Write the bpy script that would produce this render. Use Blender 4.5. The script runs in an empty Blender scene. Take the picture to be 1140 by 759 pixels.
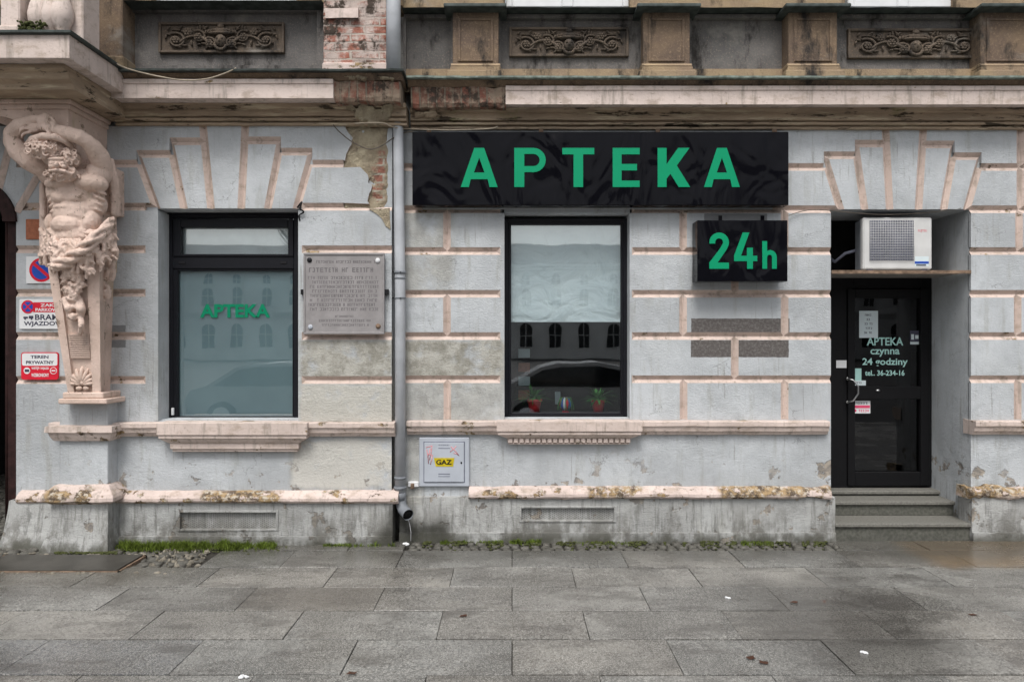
import bpy, math, random
from mathutils import Vector, Matrix, Euler, noise as mnoise
R = random.Random(7)
PI = math.pi
scene = bpy.context.scene
col = scene.collection
CAMD, EYE, F = 6.4, 1.764, 800.0

def P(px, py, Y=0.0):
    d = CAMD + Y
    return Vector(((px - 570) * d / F, Y, EYE + (379.5 - py) * d / F))
def X(px, Y=0.0): return (px - 570) * (CAMD + Y) / F
def Z(py, Y=0.0): return EYE + (379.5 - py) * (CAMD + Y) / F

# ------------------------------------------------------------------ materials
class G:
    def __init__(s, name):
        s.m = bpy.data.materials.new(name); s.m.use_nodes = True
        s.nt = s.m.node_tree; s.b = s.nt.nodes['Principled BSDF']; s.out = s.nt.nodes['Material Output']
        s._pos = None
    def put(s, inp, v):
        if isinstance(v, bpy.types.NodeSocket): s.nt.links.new(v, inp)
        elif isinstance(v, (tuple, list)):
            inp.default_value = tuple(v) + (1,) if len(v) == 3 and len(inp.default_value) == 4 else v
        else: inp.default_value = v
    def n(s, t, **kw):
        o = s.nt.nodes.new('ShaderNode' + t)
        for k, v in kw.items(): setattr(o, k, v)
        return o
    def pos(s):
        if s._pos is None: s._pos = s.n('NewGeometry').outputs['Position']
        return s._pos
    def ma(s, op, a, b=0.0, clamp=False):
        o = s.n('Math', operation=op, use_clamp=clamp); s.put(o.inputs[0], a); s.put(o.inputs[1], b); return o.outputs[0]
    def mix(s, f, a, b, bt='MIX'):
        o = s.n('Mix', data_type='RGBA', blend_type=bt); s.put(o.inputs[0], f); s.put(o.inputs[6], a); s.put(o.inputs[7], b); return o.outputs[2]
    def vm(s, op, a, b=(0, 0, 0)):
        o = s.n('VectorMath', operation=op); s.put(o.inputs[0], a); s.put(o.inputs[1], b); return o.outputs[0]
    def noise(s, scale, detail=4, rough=.55, vec=None, stretch=None, dist=0.0, color=False, off=None):
        v = vec or s.pos()
        if stretch: v = s.vm('MULTIPLY', v, stretch)
        if off: v = s.vm('ADD', v, off)
        o = s.n('TexNoise'); s.put(o.inputs['Vector'], v)
        o.inputs['Scale'].default_value = scale; o.inputs['Detail'].default_value = detail
        o.inputs['Roughness'].default_value = rough; o.inputs['Distortion'].default_value = dist
        return o.outputs['Color' if color else 'Fac']
    def ss(s, v, a, b, lo=0.0, hi=1.0):
        o = s.n('MapRange', interpolation_type='SMOOTHSTEP'); s.put(o.inputs[0], v)
        o.inputs[1].default_value = a; o.inputs[2].default_value = b; o.inputs[3].default_value = lo; o.inputs[4].default_value = hi
        return o.outputs[0]
    def dpos(s, amt, scale=3.0, detail=5):
        c = s.noise(scale, detail, .6, color=True)
        c = s.vm('SUBTRACT', c, (.5, .5, .5)); c = s.vm('MULTIPLY', c, (amt * 2,) * 3)
        v = s.vm('ADD', s.pos(), c)
        o = s.n('SeparateXYZ'); s.put(o.inputs[0], v); return o.outputs
    def box(s, d, x0, x1, z0, z1, f=.01):
        m = s.ma('MULTIPLY', s.ss(d[0], x0 - f, x0 + f), s.ss(d[0], x1 - f, x1 + f, 1, 0))
        m2 = s.ma('MULTIPLY', s.ss(d[2], z0 - f, z0 + f), s.ss(d[2], z1 - f, z1 + f, 1, 0))
        return s.ma('MULTIPLY', m, m2)
    def pbox(s, d, x0, x1, y0, y1, Y=0.0, f=.01):      # photo pixels, y0 above y1
        return s.box(d, X(x0, Y), X(x1, Y), Z(y1, Y), Z(y0, Y), f)
    def mx(s, *ms):
        r = ms[0]
        for q in ms[1:]: r = s.ma('MAXIMUM', r, q)
        return r
    def bump(s, h, dist=.004, strength=1.0):
        o = s.n('Bump'); o.inputs['Distance'].default_value = dist; o.inputs['Strength'].default_value = strength
        s.put(o.inputs['Height'], h); s.put(s.b.inputs['Normal'], o.outputs[0])
    def fin(s, color=None, rough=None, **kw):
        if color is not None: s.put(s.b.inputs['Base Color'], color)
        if rough is not None: s.put(s.b.inputs['Roughness'], rough)
        for k, v in kw.items(): s.put(s.b.inputs[k.replace('_', ' ')], v)
        return s.m

def simple(name, c, rough=.6, metal=0.0, var=.25, scale=8, bump=0.0, bscale=60, **kw):
    g = G(name)
    n = g.noise(scale, 5)
    c2 = tuple(x * (1 - var) for x in c)
    colr = g.mix(g.ss(n, .3, .7), c, c2)
    if bump: g.bump(g.noise(bscale, 5), bump)
    if metal < .5 and 'Specular_IOR_Level' not in kw and rough > .3: kw['Specular_IOR_Level'] = .18 if rough > .42 else .3
    return g.fin(colr, rough, Metallic=metal, **kw)

def mat_plaster(name, base=(.515, .54, .56), dirt=0.0, extra=None):
    g = G(name)
    big = g.noise(1.3, 5, .6); fine = g.noise(9, 6, .65); streak = g.noise(5, 5, .6, stretch=(2.2, 2.2, .35))
    c = g.mix(g.ss(big, .32, .68), base, tuple(b * .74 for b in base))
    c = g.mix(g.ma('MULTIPLY', g.ss(g.noise(3.1, 6, .7, off=(6, 2, 2)), .5, .66), .35), c, tuple(b * .62 for b in base))
    c = g.mix(g.ma('MULTIPLY', g.ss(fine, .5, .78), .6), c, tuple(b * .68 for b in base))
    c = g.mix(g.ma('MULTIPLY', g.ss(g.noise(120, 3, .8), .52, .68), .35), c, tuple(b * .6 for b in base))
    c = g.mix(g.ss(g.noise(23, 3, .6, off=(8, 8, 8)), .73, .76), c, (.25, .24, .22))
    c = g.mix(g.ma('MULTIPLY', g.ss(streak, .52, .72), .5), c, (.30, .30, .27))
    drip = g.noise(16, 4, .6, stretch=(2.2, 2.2, .12), off=(1, 0, 3))
    c = g.mix(g.ma('MULTIPLY', g.ma('MULTIPLY', g.ss(drip, .58, .68), g.ss(g.noise(1.6, 3, off=(4, 4, 4)), .45, .6)), .55), c, (.22, .22, .20))
    vo = g.n('TexVoronoi', feature='DISTANCE_TO_EDGE'); vo.inputs['Scale'].default_value = 1.5
    cj = g.vm('ADD', g.pos(), g.vm('MULTIPLY', g.vm('SUBTRACT', g.noise(5, 5, .7, color=True), (.5, .5, .5)), (.35, .35, .35))); g.put(vo.inputs['Vector'], cj)
    crack = g.ma('MULTIPLY', g.ss(vo.outputs[0], .0, .006, 1, 0), g.ss(g.noise(1.9, 3, off=(11, 0, 0)), .54, .60))
    c = g.mix(g.ma('MULTIPLY', crack, .75), c, (.12, .12, .115))
    c = g.mix(g.ma('MULTIPLY', g.ss(g.noise(2.3, 4, .5, off=(9, 4, 2)), .5, .8), .35), c, (.52, .54, .54))
    z = g.n('SeparateXYZ'); g.put(z.inputs[0], g.pos()); zz = z.outputs[2]
    d = g.dpos(.07, 3.0)
    bare = g.mx(g.pbox(d, 333, 436, 377, 428, -.12, .03), g.pbox(d, 333, 440, 428, 474, -.12, .03), g.pbox(d, 326, 440, 489, 543, -.12, .03),
                g.pbox(d, 449, 562, 378, 424, 0, .03))
    bare2 = g.ma('MULTIPLY', g.mx(g.pbox(d, 449, 562, 424, 470, 0, .03), g.pbox(d, 449, 505, 228, 330, 0, .05), g.pbox(d, 452, 470, 484, 560, 0, .03)), .6)
    bn = g.ma('MULTIPLY', g.mx(bare, bare2), g.ss(g.noise(4.5, 5, .6, off=(3, 1, 0)), .28, .48))
    bc = g.mix(g.ss(g.noise(6, 6, .7), .38, .62), (.43, .42, .38), (.26, .25, .215))
    smooth = g.pbox(d, 326, 440, 489, 543, -.12, .03)
    bc = g.mix(smooth, bc, (.51, .50, .465))
    pale = g.pbox(d, 333, 440, 428, 474, -.12, .03)
    bc = g.mix(g.ma('MULTIPLY', pale, .8), bc, (.50, .49, .45))
    c = g.mix(bn, c, bc)
    # adhesive marks of removed signs
    d2 = g.dpos(.006, 18, 3)
    px = g.mx(g.pbox(d2, 769.4, 869.6, 354.5, 371.7, 0, .003), g.pbox(d2, 876, 879, 354.5, 371.7, 0, .003), g.pbox(d2, 769, 814.6, 378.5, 397.6, 0, .003),
              g.pbox(d2, 820.8, 878, 378.5, 397.6, 0, .003))
    c = g.mix(px, c, g.mix(g.ss(g.noise(45, 3), .4, .7), (.105, .095, .09), (.16, .15, .145)))
    px2 = g.mx(g.pbox(d2, 123, 140, 362, 387, -.12, .003), g.pbox(d2, 784, 854, 238, 252, 0, .003))
    c = g.mix(px2, c, (.22, .225, .23))
    # flaked paint above ledges and on the door corner
    lowz = g.ss(zz, .42, .9, 1, 0)
    fl = g.ma('MULTIPLY', g.ss(g.noise(5.5, 6, .62, off=(2, 7, 1)), .60, .63), lowz)
    d4 = g.dpos(.10, 9); fl = g.mx(fl, g.ma('MULTIPLY', g.mx(g.pbox(d4, 912, 926, 513, 530, 0, .01), g.pbox(d4, 1082, 1093, 520, 532, 0, .01)), g.ss(g.noise(14, 5, .7), .40, .44)))
    c = g.mix(fl, c, g.mix(g.ss(g.noise(12, 4), .4, .6), (.20, .185, .17), (.36, .32, .27)))
    # splash dirt towards the pavement
    low = g.ss(zz, .02, .42, 1, 0)
    dn = g.ma('MULTIPLY', low, g.ss(g.noise(3.2, 7, .72, stretch=(1.3, 1.3, .8)), .42, .60))
    c = g.mix(g.ma('MULTIPLY', dn, .9), c, (.13, .125, .11))
    vs = g.ma('MULTIPLY', g.ss(g.noise(9, 6, .7, stretch=(2.6, 2.6, .28), off=(5, 0, 0)), .50, .66), g.ss(zz, .3, .6, 1, 0))
    c = g.mix(g.ma('MULTIPLY', vs, .65), c, (.15, .15, .14))
    blk = g.mx(g.box(d, X(425, -.12), X(500), -.1, .16, .07), g.box(d, X(432, -.12), X(462), -.1, .32, .07))
    c = g.mix(g.ma('MULTIPLY', blk, .85), c, (.035, .035, .028))
    foot = g.ma('MULTIPLY', g.ss(zz, .0, .10, 1, 0), g.ss(g.noise(5, 4), .35, .55))
    c = g.mix(g.ma('MULTIPLY', foot, .8), c, (.07, .07, .055))
    if dirt: c = g.mix(dirt, c, (.16, .155, .145))
    h = g.ma('ADD', g.noise(70, 6, .7, stretch=(.55, 1, 1.2)), g.ma('MULTIPLY', g.noise(11, 4, .6), 1.2))
    h = g.ma('SUBTRACT', h, g.ma('MULTIPLY', fl, .8)); h = g.ma('ADD', h, g.ma('MULTIPLY', bn, g.noise(40, 6, .7)))
    h = g.ma('MULTIPLY', h, g.ss(g.noise(1.1, 3, off=(0, 0, 12)), .3, .7, .35, 1.1))
    g.bump(h, .008, 1.0)
    return g.fin(c, .9, Specular_IOR_Level=.12)

def mat_pink(name, base=(.62, .515, .47), peel=.60, ledge=False, dark=0.0):
    g = G(name)
    c = g.mix(g.ss(g.noise(2.2, 5, .6), .35, .7), base, tuple(b * .82 for b in base))
    c = g.mix(g.ma('MULTIPLY', g.ss(g.noise(7, 6, .7, stretch=(1, 1, 1.8)), .48, .68), .7), c, (.36, .29, .235))
    c = g.mix(g.ma('MULTIPLY', g.ss(g.noise(7, 5, .65, stretch=(2.2, 2.2, .25), off=(2, 0, 6)), .52, .68), .6), c, (.25, .215, .18))
    c = g.mix(g.ma('MULTIPLY', g.ss(g.noise(30, 5, .7, off=(1, 1, 5)), .58, .7), .5), c, (.24, .18, .14))
    pn = g.noise(4.2, 7, .68, off=(4, 4, 1), stretch=(1, 1, 1.6))
    pm = g.ss(pn, peel, peel + .02)
    if ledge:
        d = g.dpos(.08, 4)
        reg = g.mx(g.pbox(d, 225, 310, 545, 560, -.18, .03), g.pbox(d, 60, 85, 540, 560, -.2, .03), g.pbox(d, 800, 930, 541, 552, -.06, .03), g.pbox(d, 655, 715, 541, 552, -.06, .03), g.pbox(d, 1070, 1160, 530, 552, -.06, .05))
        pm = g.mx(pm, g.ma('MULTIPLY', reg, g.ss(g.noise(9, 6, .7), .42, .47)))
    pc = g.mix(g.ss(g.noise(14, 5, .7), .42, .6), (.33, .235, .13), (.10, .075, .055))
    pc = g.mix(g.ss(g.noise(22, 5, .7, off=(7, 7, 7)), .5, .62), pc, (.45, .40, .33))
    c = g.mix(pm, c, pc)
    if dark: c = g.mix(dark, c, (.16, .12, .09))
    h = g.ma('ADD', g.ma('MULTIPLY', g.noise(45, 5, .6), .6), g.ma('MULTIPLY', pm, -.8))
    g.bump(h, .005)
    return g.fin(c, .85, Specular_IOR_Level=.12)

def mat_ochre(name):
    g = G(name)
    c = g.mix(g.ss(g.noise(3.2, 6, .65, stretch=(.6, 1, 5)), .35, .65), (.42, .325, .235), (.31, .24, .175))
    c = g.mix(g.ss(g.noise(4, 6, .65, stretch=(.5, 1, 7), off=(3, 3, 3)), .52, .68), c, (.55, .47, .34))
    c = g.mix(g.ss(g.noise(5, 7, .7, stretch=(.6, 1, 4), off=(8, 1, 3)), .55, .62), c, (.07, .055, .04))
    c = g.mix(g.ma('MULTIPLY', g.ss(g.noise(2.4, 5, .65, off=(0, 5, 3)), .58, .68), .5), c, (.22, .22, .09))
    g.bump(g.noise(28, 6, .7, stretch=(.6, 1, 2)), .012)
    return g.fin(c, .9, Specular_IOR_Level=.12)

def mat_attic(name, a, b, light=(.30, .255, .21)):
    g = G(name)
    c = g.mix(g.ss(g.noise(2.6, 6, .65), .35, .65), a, b)
    c = g.mix(g.ma('MULTIPLY', g.ss(g.noise(60, 4, .8), .52, .66), .55), c, light)
    c = g.mix(g.ma('MULTIPLY', g.ss(g.noise(1.7, 5, .6, stretch=(1, 1, 1.4), off=(2, 2, 9)), .58, .72), .75), c, (.30, .28, .25))
    c = g.mix(g.ss(g.noise(3.4, 6, .7, stretch=(1.3, 1, .5), off=(5, 2, 0)), .50, .68), c, (.035, .032, .030))
    g.bump(g.noise(60, 6, .75), .008)
    return g.fin(c, .92, Specular_IOR_Level=.12)

def mat_brick(name, soldier=False):
    g = G(name)
    v = g.vm('ADD', g.pos(), (0, 0, 0))
    c3 = g.noise(6, 4, color=True); v = g.vm('ADD', v, g.vm('MULTIPLY', g.vm('SUBTRACT', c3, (.5, .5, .5)), (.03, 0, .03)))
    s = g.n('SeparateXYZ'); g.put(s.inputs[0], v); cb = g.n('CombineXYZ')
    if soldier: g.put(cb.inputs[0], g.ma('ADD', s.outputs[2], s.outputs[1])); g.put(cb.inputs[1], s.outputs[0])
    else: g.put(cb.inputs[0], g.ma('ADD', s.outputs[0], s.outputs[1])); g.put(cb.inputs[1], s.outputs[2])
    br = g.n('TexBrick'); g.put(br.inputs['Vector'], cb.outputs[0])
    br.inputs['Scale'].default_value = 1; br.inputs['Brick Width'].default_value = .42 if soldier else .25; br.inputs['Row Height'].default_value = .072
    br.inputs['Mortar Size'].default_value = .009; br.inputs['Mortar Smooth'].default_value = .3
    br.inputs['Color1'].default_value = (.26, .11, .08, 1) if soldier else (.36, .15, .11, 1); br.inputs['Color2'].default_value = (.15, .08, .06, 1) if soldier else (.24, .11, .08, 1); br.inputs['Mortar'].default_value = (.20, .165, .13, 1) if soldier else (.42, .37, .32, 1)
    c = g.mix(g.ss(g.noise(7, 7, .75), .40, .58), br.outputs['Color'], (.50, .42, .38) if not soldier else (.32, .25, .19))
    c = g.mix(g.ss(g.noise(6, 6, .7, off=(4, 3, 8)), .53, .63), c, (.07, .055, .045))
    h = g.ma('ADD', g.ma('MULTIPLY', br.outputs['Fac'], -1), g.noise(30, 6, .7)); g.bump(h, .012)
    return g.fin(c, .9, Specular_IOR_Level=.12)

def mat_bare(name):
    g = G(name)
    c = g.mix(g.ss(g.noise(5, 6, .65), .35, .6), (.46, .40, .29), (.30, .25, .18))
    d = g.dpos(.06, 7)
    brk = g.mx(g.pbox(d, 414, 428, 185, 228, -.12, .02), g.pbox(d, 421, 430, 168, 186, -.12, .02))
    rows = g.n('TexBrick'); s = g.n('SeparateXYZ'); g.put(s.inputs[0], g.pos()); cb = g.n('CombineXYZ'); g.put(cb.inputs[0], s.outputs[0]); g.put(cb.inputs[1], s.outputs[2]); g.put(rows.inputs['Vector'], cb.outputs[0])
    rows.inputs['Scale'].default_value = 1; rows.inputs['Brick Width'].default_value = .25; rows.inputs['Row Height'].default_value = .075; rows.inputs['Mortar Size'].default_value = .01
    rows.inputs['Color1'].default_value = (.33, .15, .11, 1); rows.inputs['Color2'].default_value = (.26, .13, .10, 1); rows.inputs['Mortar'].default_value = (.4, .36, .3, 1)
    c = g.mix(g.ma('MULTIPLY', brk, g.ss(g.noise(13, 6, .7), .40, .52)), c, rows.outputs['Color'])
    c = g.mix(g.ss(g.noise(9, 6, .7, off=(1, 5, 5)), .6, .68), c, (.12, .09, .07))
    g.bump(g.noise(22, 7, .75), .03)
    return g.fin(c, .92, Specular_IOR_Level=.12)

def mat_statue(name):
    g = G(name)
    c = g.mix(g.ss(g.noise(4, 6, .6), .35, .68), (.70, .545, .47), (.56, .43, .36))
    c = g.mix(g.ma('MULTIPLY', g.ss(g.noise(8, 6, .7, off=(3, 9, 1)), .56, .72), .6), c, (.30, .235, .18))
    c = g.mix(g.ma('MULTIPLY', g.ss(g.noise(3, 5, .6, off=(5, 5, 1), stretch=(1, 1, .4)), .62, .72), .4), c, (.44, .36, .20))
    c = g.mix(g.ma('MULTIPLY', g.ss(g.noise(9, 6, .7, stretch=(1.8, 1.8, .4), off=(1, 8, 0)), .57, .70), .6), c, (.24, .18, .14))
    c = g.mix(g.ss(g.noise(38, 3, .6), .68, .72), c, (.12, .09, .07))
    c = g.mix(g.ma('MULTIPLY', g.ss(g.noise(5, 6, .7, off=(12, 3, 1)), .62, .64), .8), c, (.22, .165, .12))
    g.bump(g.noise(45, 6, .75), .007)
    return g.fin(c, .8, Specular_IOR_Level=.12)

def mat_slab(name):
    g = G(name)
    a = g.n('Attribute', attribute_name='tone'); tone = a.outputs['Color']
    sp = g.noise(130, 2, .8); sp2 = g.noise(60, 3, .8)
    pv = g.vm('ADD', g.pos(), g.vm('MULTIPLY', tone, (91, 57, 0)))
    c = g.mix(g.ss(g.noise(1.6, 5, .6, vec=pv), .36, .62), (.19, .183, .167), (.098, .094, .086))
    c = g.mix(1.0, c, tone, 'MULTIPLY')
    ln = g.noise(42, 4, .8, stretch=(1, .35, 1)); c = g.mix(g.ma('MULTIPLY', g.ss(ln, .45, .6), .4), c, (.33, .32, .30))
    c = g.mix(g.ma('MULTIPLY', g.ss(sp, .50, .60), .8), c, (.46, .45, .42))
    c = g.mix(g.ma('MULTIPLY', g.ss(sp2, .50, .64), .85), c, (.07, .068, .06))
    st = g.ss(g.noise(1.9, 7, .72, stretch=(.7, 1.7, 1), vec=pv), .48, .62)
    c = g.mix(g.ma('MULTIPLY', g.ss(g.noise(1.7, 6, .65, off=(9, 2, 4)), .40, .60), .35), c, (.07, .066, .058))
    c = g.mix(g.ma('MULTIPLY', st, .55), c, (.055, .05, .045))
    d = g.dpos(.18, 2)
    def reg(x0, x1, y0, y1, f): 
        m = g.ma('MULTIPLY', g.ma('MULTIPLY', g.ss(d[0], x0 - f, x0 + f), g.ss(d[0], x1 - f, x1 + f, 1, 0)), g.ma('MULTIPLY', g.ss(d[1], y0 - f, y0 + f), g.ss(d[1], y1 - f, y1 + f, 1, 0)))
        return m
    c = g.mix(g.ma('MULTIPLY', reg(1.5, 2.6, -2.5, -1.1, .25), .55), c, (.045, .042, .038))
    c = g.mix(g.ma('MULTIPLY', reg(-1.9, -.95, -1.62, -1.25, .12), .5), c, (.05, .042, .036))
    c = g.mix(g.ma('MULTIPLY', reg(3.35, 6, -.80, .1, .12), .7), c, (.20, .135, .07))
    c = g.mix(g.ma('MULTIPLY', reg(-9, 9, -.62, .2, .18), .6), c, (.055, .052, .045))
    c = g.mix(g.ma('MULTIPLY', reg(-9, -2.6, -1.2, .2, .3), .5), c, (.07, .06, .04))
    # rust-brown leaf stains
    c = g.mix(g.ss(g.noise(6.5, 2, .4, off=(7, 3, 0)), .775, .80), c, (.09, .035, .025))
    wet = g.ss(g.noise(1.7, 6, .65, off=(9, 2, 4)), .38, .56)
    r = g.ma('ADD', g.ma('MULTIPLY', wet, -.32), .40)
    r = g.ma('ADD', r, g.ma('MULTIPLY', sp2, .1))
    h = g.ma('ADD', g.ma('MULTIPLY', sp, .5), sp2); g.bump(h, .0016)
    return g.fin(c, r, Specular_IOR_Level=.75)

M = {}
M['plaster'] = mat_plaster('plaster'); M['plinth'] = mat_plaster('plinth_plaster', (.48, .485, .475), .06)
M['reveal'] = mat_plaster('reveal_plaster', (.45, .48, .51))
M['pink'] = mat_pink('pink_paint', peel=.66); M['groove'] = mat_pink('pink_groove', base=(.60, .49, .435), peel=.63)
M['ledge'] = mat_pink('peeling_pink', peel=.56, ledge=True)
M['band'] = mat_pink('pink_band', base=(.62, .52, .47), peel=.60)
M['fascia'] = mat_pink('pink_fascia', base=(.66, .56, .51), peel=.66)
M['ochre'] = mat_ochre('ochre_moulding')
M['attic'] = mat_attic('attic_stucco', (.12, .115, .112), (.175, .165, .158))
M['attic_brown'] = mat_attic('brown_stucco', (.20, .145, .10), (.135, .10, .08), (.36, .26, .17))
M['attic_ochre'] = mat_attic('ochre_stucco', (.36, .27, .17), (.27, .20, .14), (.42, .33, .22))
M['relief'] = mat_attic('relief_stone', (.145, .115, .09), (.095, .078, .065), (.24, .17, .11))
M['brick'] = mat_brick('exposed_brick'); M['soldier'] = mat_brick('soldier_brick', True)
M['bare'] = mat_bare('bare_masonry')
M['statue'] = mat_statue('statue_stone')
M['flash'] = simple('patinated_flashing', (.085, .10, .095), .55, .3, .5, 14)
M['flashgreen'] = simple('verdigris_edge', (.30, .36, .32), .6, .1, .6, 18)
M['slab'] = mat_slab('granite_slab')
M['joint'] = simple('joint_dirt', (.045, .042, .036), .9, 0, .5, 20, .004)
M['anthracite'] = simple('anthracite_frame', (.010, .0105, .014), .45, 0, .2, 30)
M['doorframe'] = simple('black_door_frame', (.006, .006, .007), .55, 0, .2, 30)
M['signgreen'] = simple('green_letters', (.0, .27, .125), .45, 0, .04, 4)
M['filmgreen'] = simple('green_film_letters', (.0, .20, .10), .5, 0, .04, 4)
M['mint'] = simple('mint_letters', (.38, .62, .58), .5, 0, .05, 4)
M['white'] = simple('white_plastic', (.72, .73, .74), .45, 0, .08, 10)
M['offwhite'] = simple('offwhite_casing', (.60, .60, .59), .5, 0, .12, 6)
M['paper'] = simple('paper', (.60, .68, .70), .8, 0, .06, 10)
M['black'] = simple('black_print', (.015, .015, .017), .5, 0, .1, 10)
M['navy'] = simple('dark_print', (.06, .06, .09), .6, 0, .1, 10)
M['red'] = simple('red_print', (.62, .018, .04), .45, 0, .1, 10)
M['blue'] = simple('blue_print', (.02, .075, .40), .45, 0, .1, 10)
M['pinkred'] = simple('magenta_print', (.70, .08, .17), .5, 0, .1, 10)
M['graffiti'] = simple('faded_red_marker', (.66, .30, .32), .7, 0, .2, 30)
M['yellow'] = simple('gas_yellow', (.60, .47, .02), .5, 0, .3, 30)
M['orange'] = simple('orange_brick_plate', (.42, .16, .09), .8, 0, .3, 30, .003)
M['pipe'] = simple('grey_pvc_pipe', (.47, .49, .52), .42, 0, .22, 5)
M['pipeold_acshade'] = simple('grey_collar_and_ac_shade', (.20, .215, .235), .5, 0, .25, 9)
M['dark'] = simple('dark_void', (.01, .01, .01), .9)
M['steel'] = simple('brushed_steel', (.55, .55, .55), .28, 1.0, .15, 40)
M['rust'] = simple('rusty_steel', (.30, .21, .15), .75, .2, .6, 18, .003)
M['shelf'] = simple('worn_shelf_sheet', (.45, .42, .39), .6, .3, .35, 12)
M['box'] = simple('grey_meter_box', (.42, .45, .50), .5, 0, .1, 8)
M['boxline'] = simple('meter_box_seam', (.16, .17, .22), .6)
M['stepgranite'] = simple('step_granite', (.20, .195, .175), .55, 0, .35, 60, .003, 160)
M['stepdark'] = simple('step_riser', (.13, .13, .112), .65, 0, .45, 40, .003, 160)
M['wood_dark'] = simple('dark_gate_wood', (.035, .015, .014), .6, 0, .5, 14, .004)
M['cable'] = simple('weathered_cable', (.14, .12, .10), .7, 0, .3, 20)
M['cablelight'] = simple('pale_cable', (.42, .36, .28), .7, 0, .3, 20)
M['grass'] = simple('grass_blades', (.15, .21, .03), .7, 0, .65, 22)
M['moss'] = simple('moss', (.075, .085, .03), .9, 0, .5, 20, .01, 90)
M['cobble'] = simple('cobble_stone', (.13, .125, .11), .6, 0, .5, 22, .006, 60)
M['rubble'] = simple('rubble_stone', (.26, .235, .19), .8, 0, .5, 12, .006, 60)
M['plate'] = simple('wet_metal_plate', (.085, .080, .070), .42, .2, .35, 5, .001, 80)
M['blueslab'] = simple('blue_grey_slab', (.12, .13, .145), .45, 0, .4, 90, .003, 120)
M['plaque'] = simple('limestone_plaque', (.30, .285, .285), .75, 0, .18, 9, .003, 50)
M['plaquetext'] = simple('engraved_letters', (.165, .155, .16), .85)
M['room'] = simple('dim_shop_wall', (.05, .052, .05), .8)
M['leaf'] = simple('houseplant_leaf', (.08, .30, .06), .5, 0, .5, 20)
M['pot'] = simple('red_pot', (.60, .03, .035), .4)
M['opp'] = simple('pale_render', (.74, .73, .70), .85, 0, .2, .5)
M['opproof'] = simple('dark_roof', (.08, .07, .07), .8)
M['asphalt'] = simple('asphalt', (.05, .05, .052), .6, 0, .3, 3, .003, 120)
M['bark'] = simple('wet_bark', (.06, .05, .042), .9, 0, .4, 6, .01, 30)
M['carpaint'] = simple('silver_car_paint', (.42, .43, .45), .25, .5, .05)
M['carglass'] = simple('car_glass', (.02, .022, .025), .06)
M['tyre'] = simple('tyre_rubber', (.02, .02, .02), .8)
M['headlamp'] = simple('headlamp_glass', (.6, .6, .62), .15)
M['curtain'] = simple('white_curtain', (.92, .93, .93), .85, 0, .15, 4)

def mat_blind():
    g = G('white_roller_blind')
    h = g.noise(3.0, 4, .5, stretch=(1, 1, 1.3), dist=1.2)
    c = g.mix(g.ss(h, .35, .65), (.90, .93, .94), (.84, .88, .90))
    g.bump(h, .05)
    return g.fin(c, .85, Specular_IOR_Level=.1)
M['blind'] = mat_blind()
def mat_film():
    g = G('frosted_window_film')
    c = g.mix(g.ss(g.noise(1.2, 3), .35, .65), (.27, .36, .385), (.22, .30, .325))
    z = g.n('SeparateXYZ'); g.put(z.inputs[0], g.pos())
    return g.fin(c, .5)
M['film'] = mat_film()
def mat_sign():
    g = G('black_gloss_acrylic')
    h = g.noise(1.6, 2, .45, stretch=(1.8, 1, 1), dist=1.0)
    g.bump(h, .05)
    return g.fin((.004, .004, .006), .09, Specular_IOR_Level=.10)
M['signblack'] = mat_sign()
M['matblack'] = simple('matt_black_panel', (.010, .010, .011), .45, 0, .1, 3)
def mat_glass(name, tint=(.95, .985, .99), refl=.10):
    g = G(name)
    tr = g.n('BsdfTransparent'); tr.inputs[0].default_value = (*tint, 1)
    gl = g.n('BsdfGlossy'); gl.inputs['Roughness'].default_value = .015; gl.inputs['Color'].default_value = (1, 1, 1, 1)
    bp = g.n('Bump'); bp.inputs['Distance'].default_value = .0008; g.put(bp.inputs['Height'], g.noise(2.0, 2, .4)); g.put(gl.inputs['Normal'], bp.outputs[0])
    lw = g.n('LayerWeight'); lw.inputs[0].default_value = .35
    f = g.ma('ADD', g.ma('MULTIPLY', lw.outputs['Fresnel'], .5), refl, True)
    mx = g.n('MixShader'); g.put(mx.inputs[0], f); g.put(mx.inputs[1], tr.outputs[0]); g.put(mx.inputs[2], gl.outputs[0])
    g.nt.links.new(mx.outputs[0], g.out.inputs[0]); g.nt.nodes.remove(g.b)
    return g.m
M['glass'] = mat_glass('window_glass', refl=.12); M['doorglass'] = mat_glass('door_glass', (.40, .40, .42), .025)

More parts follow.
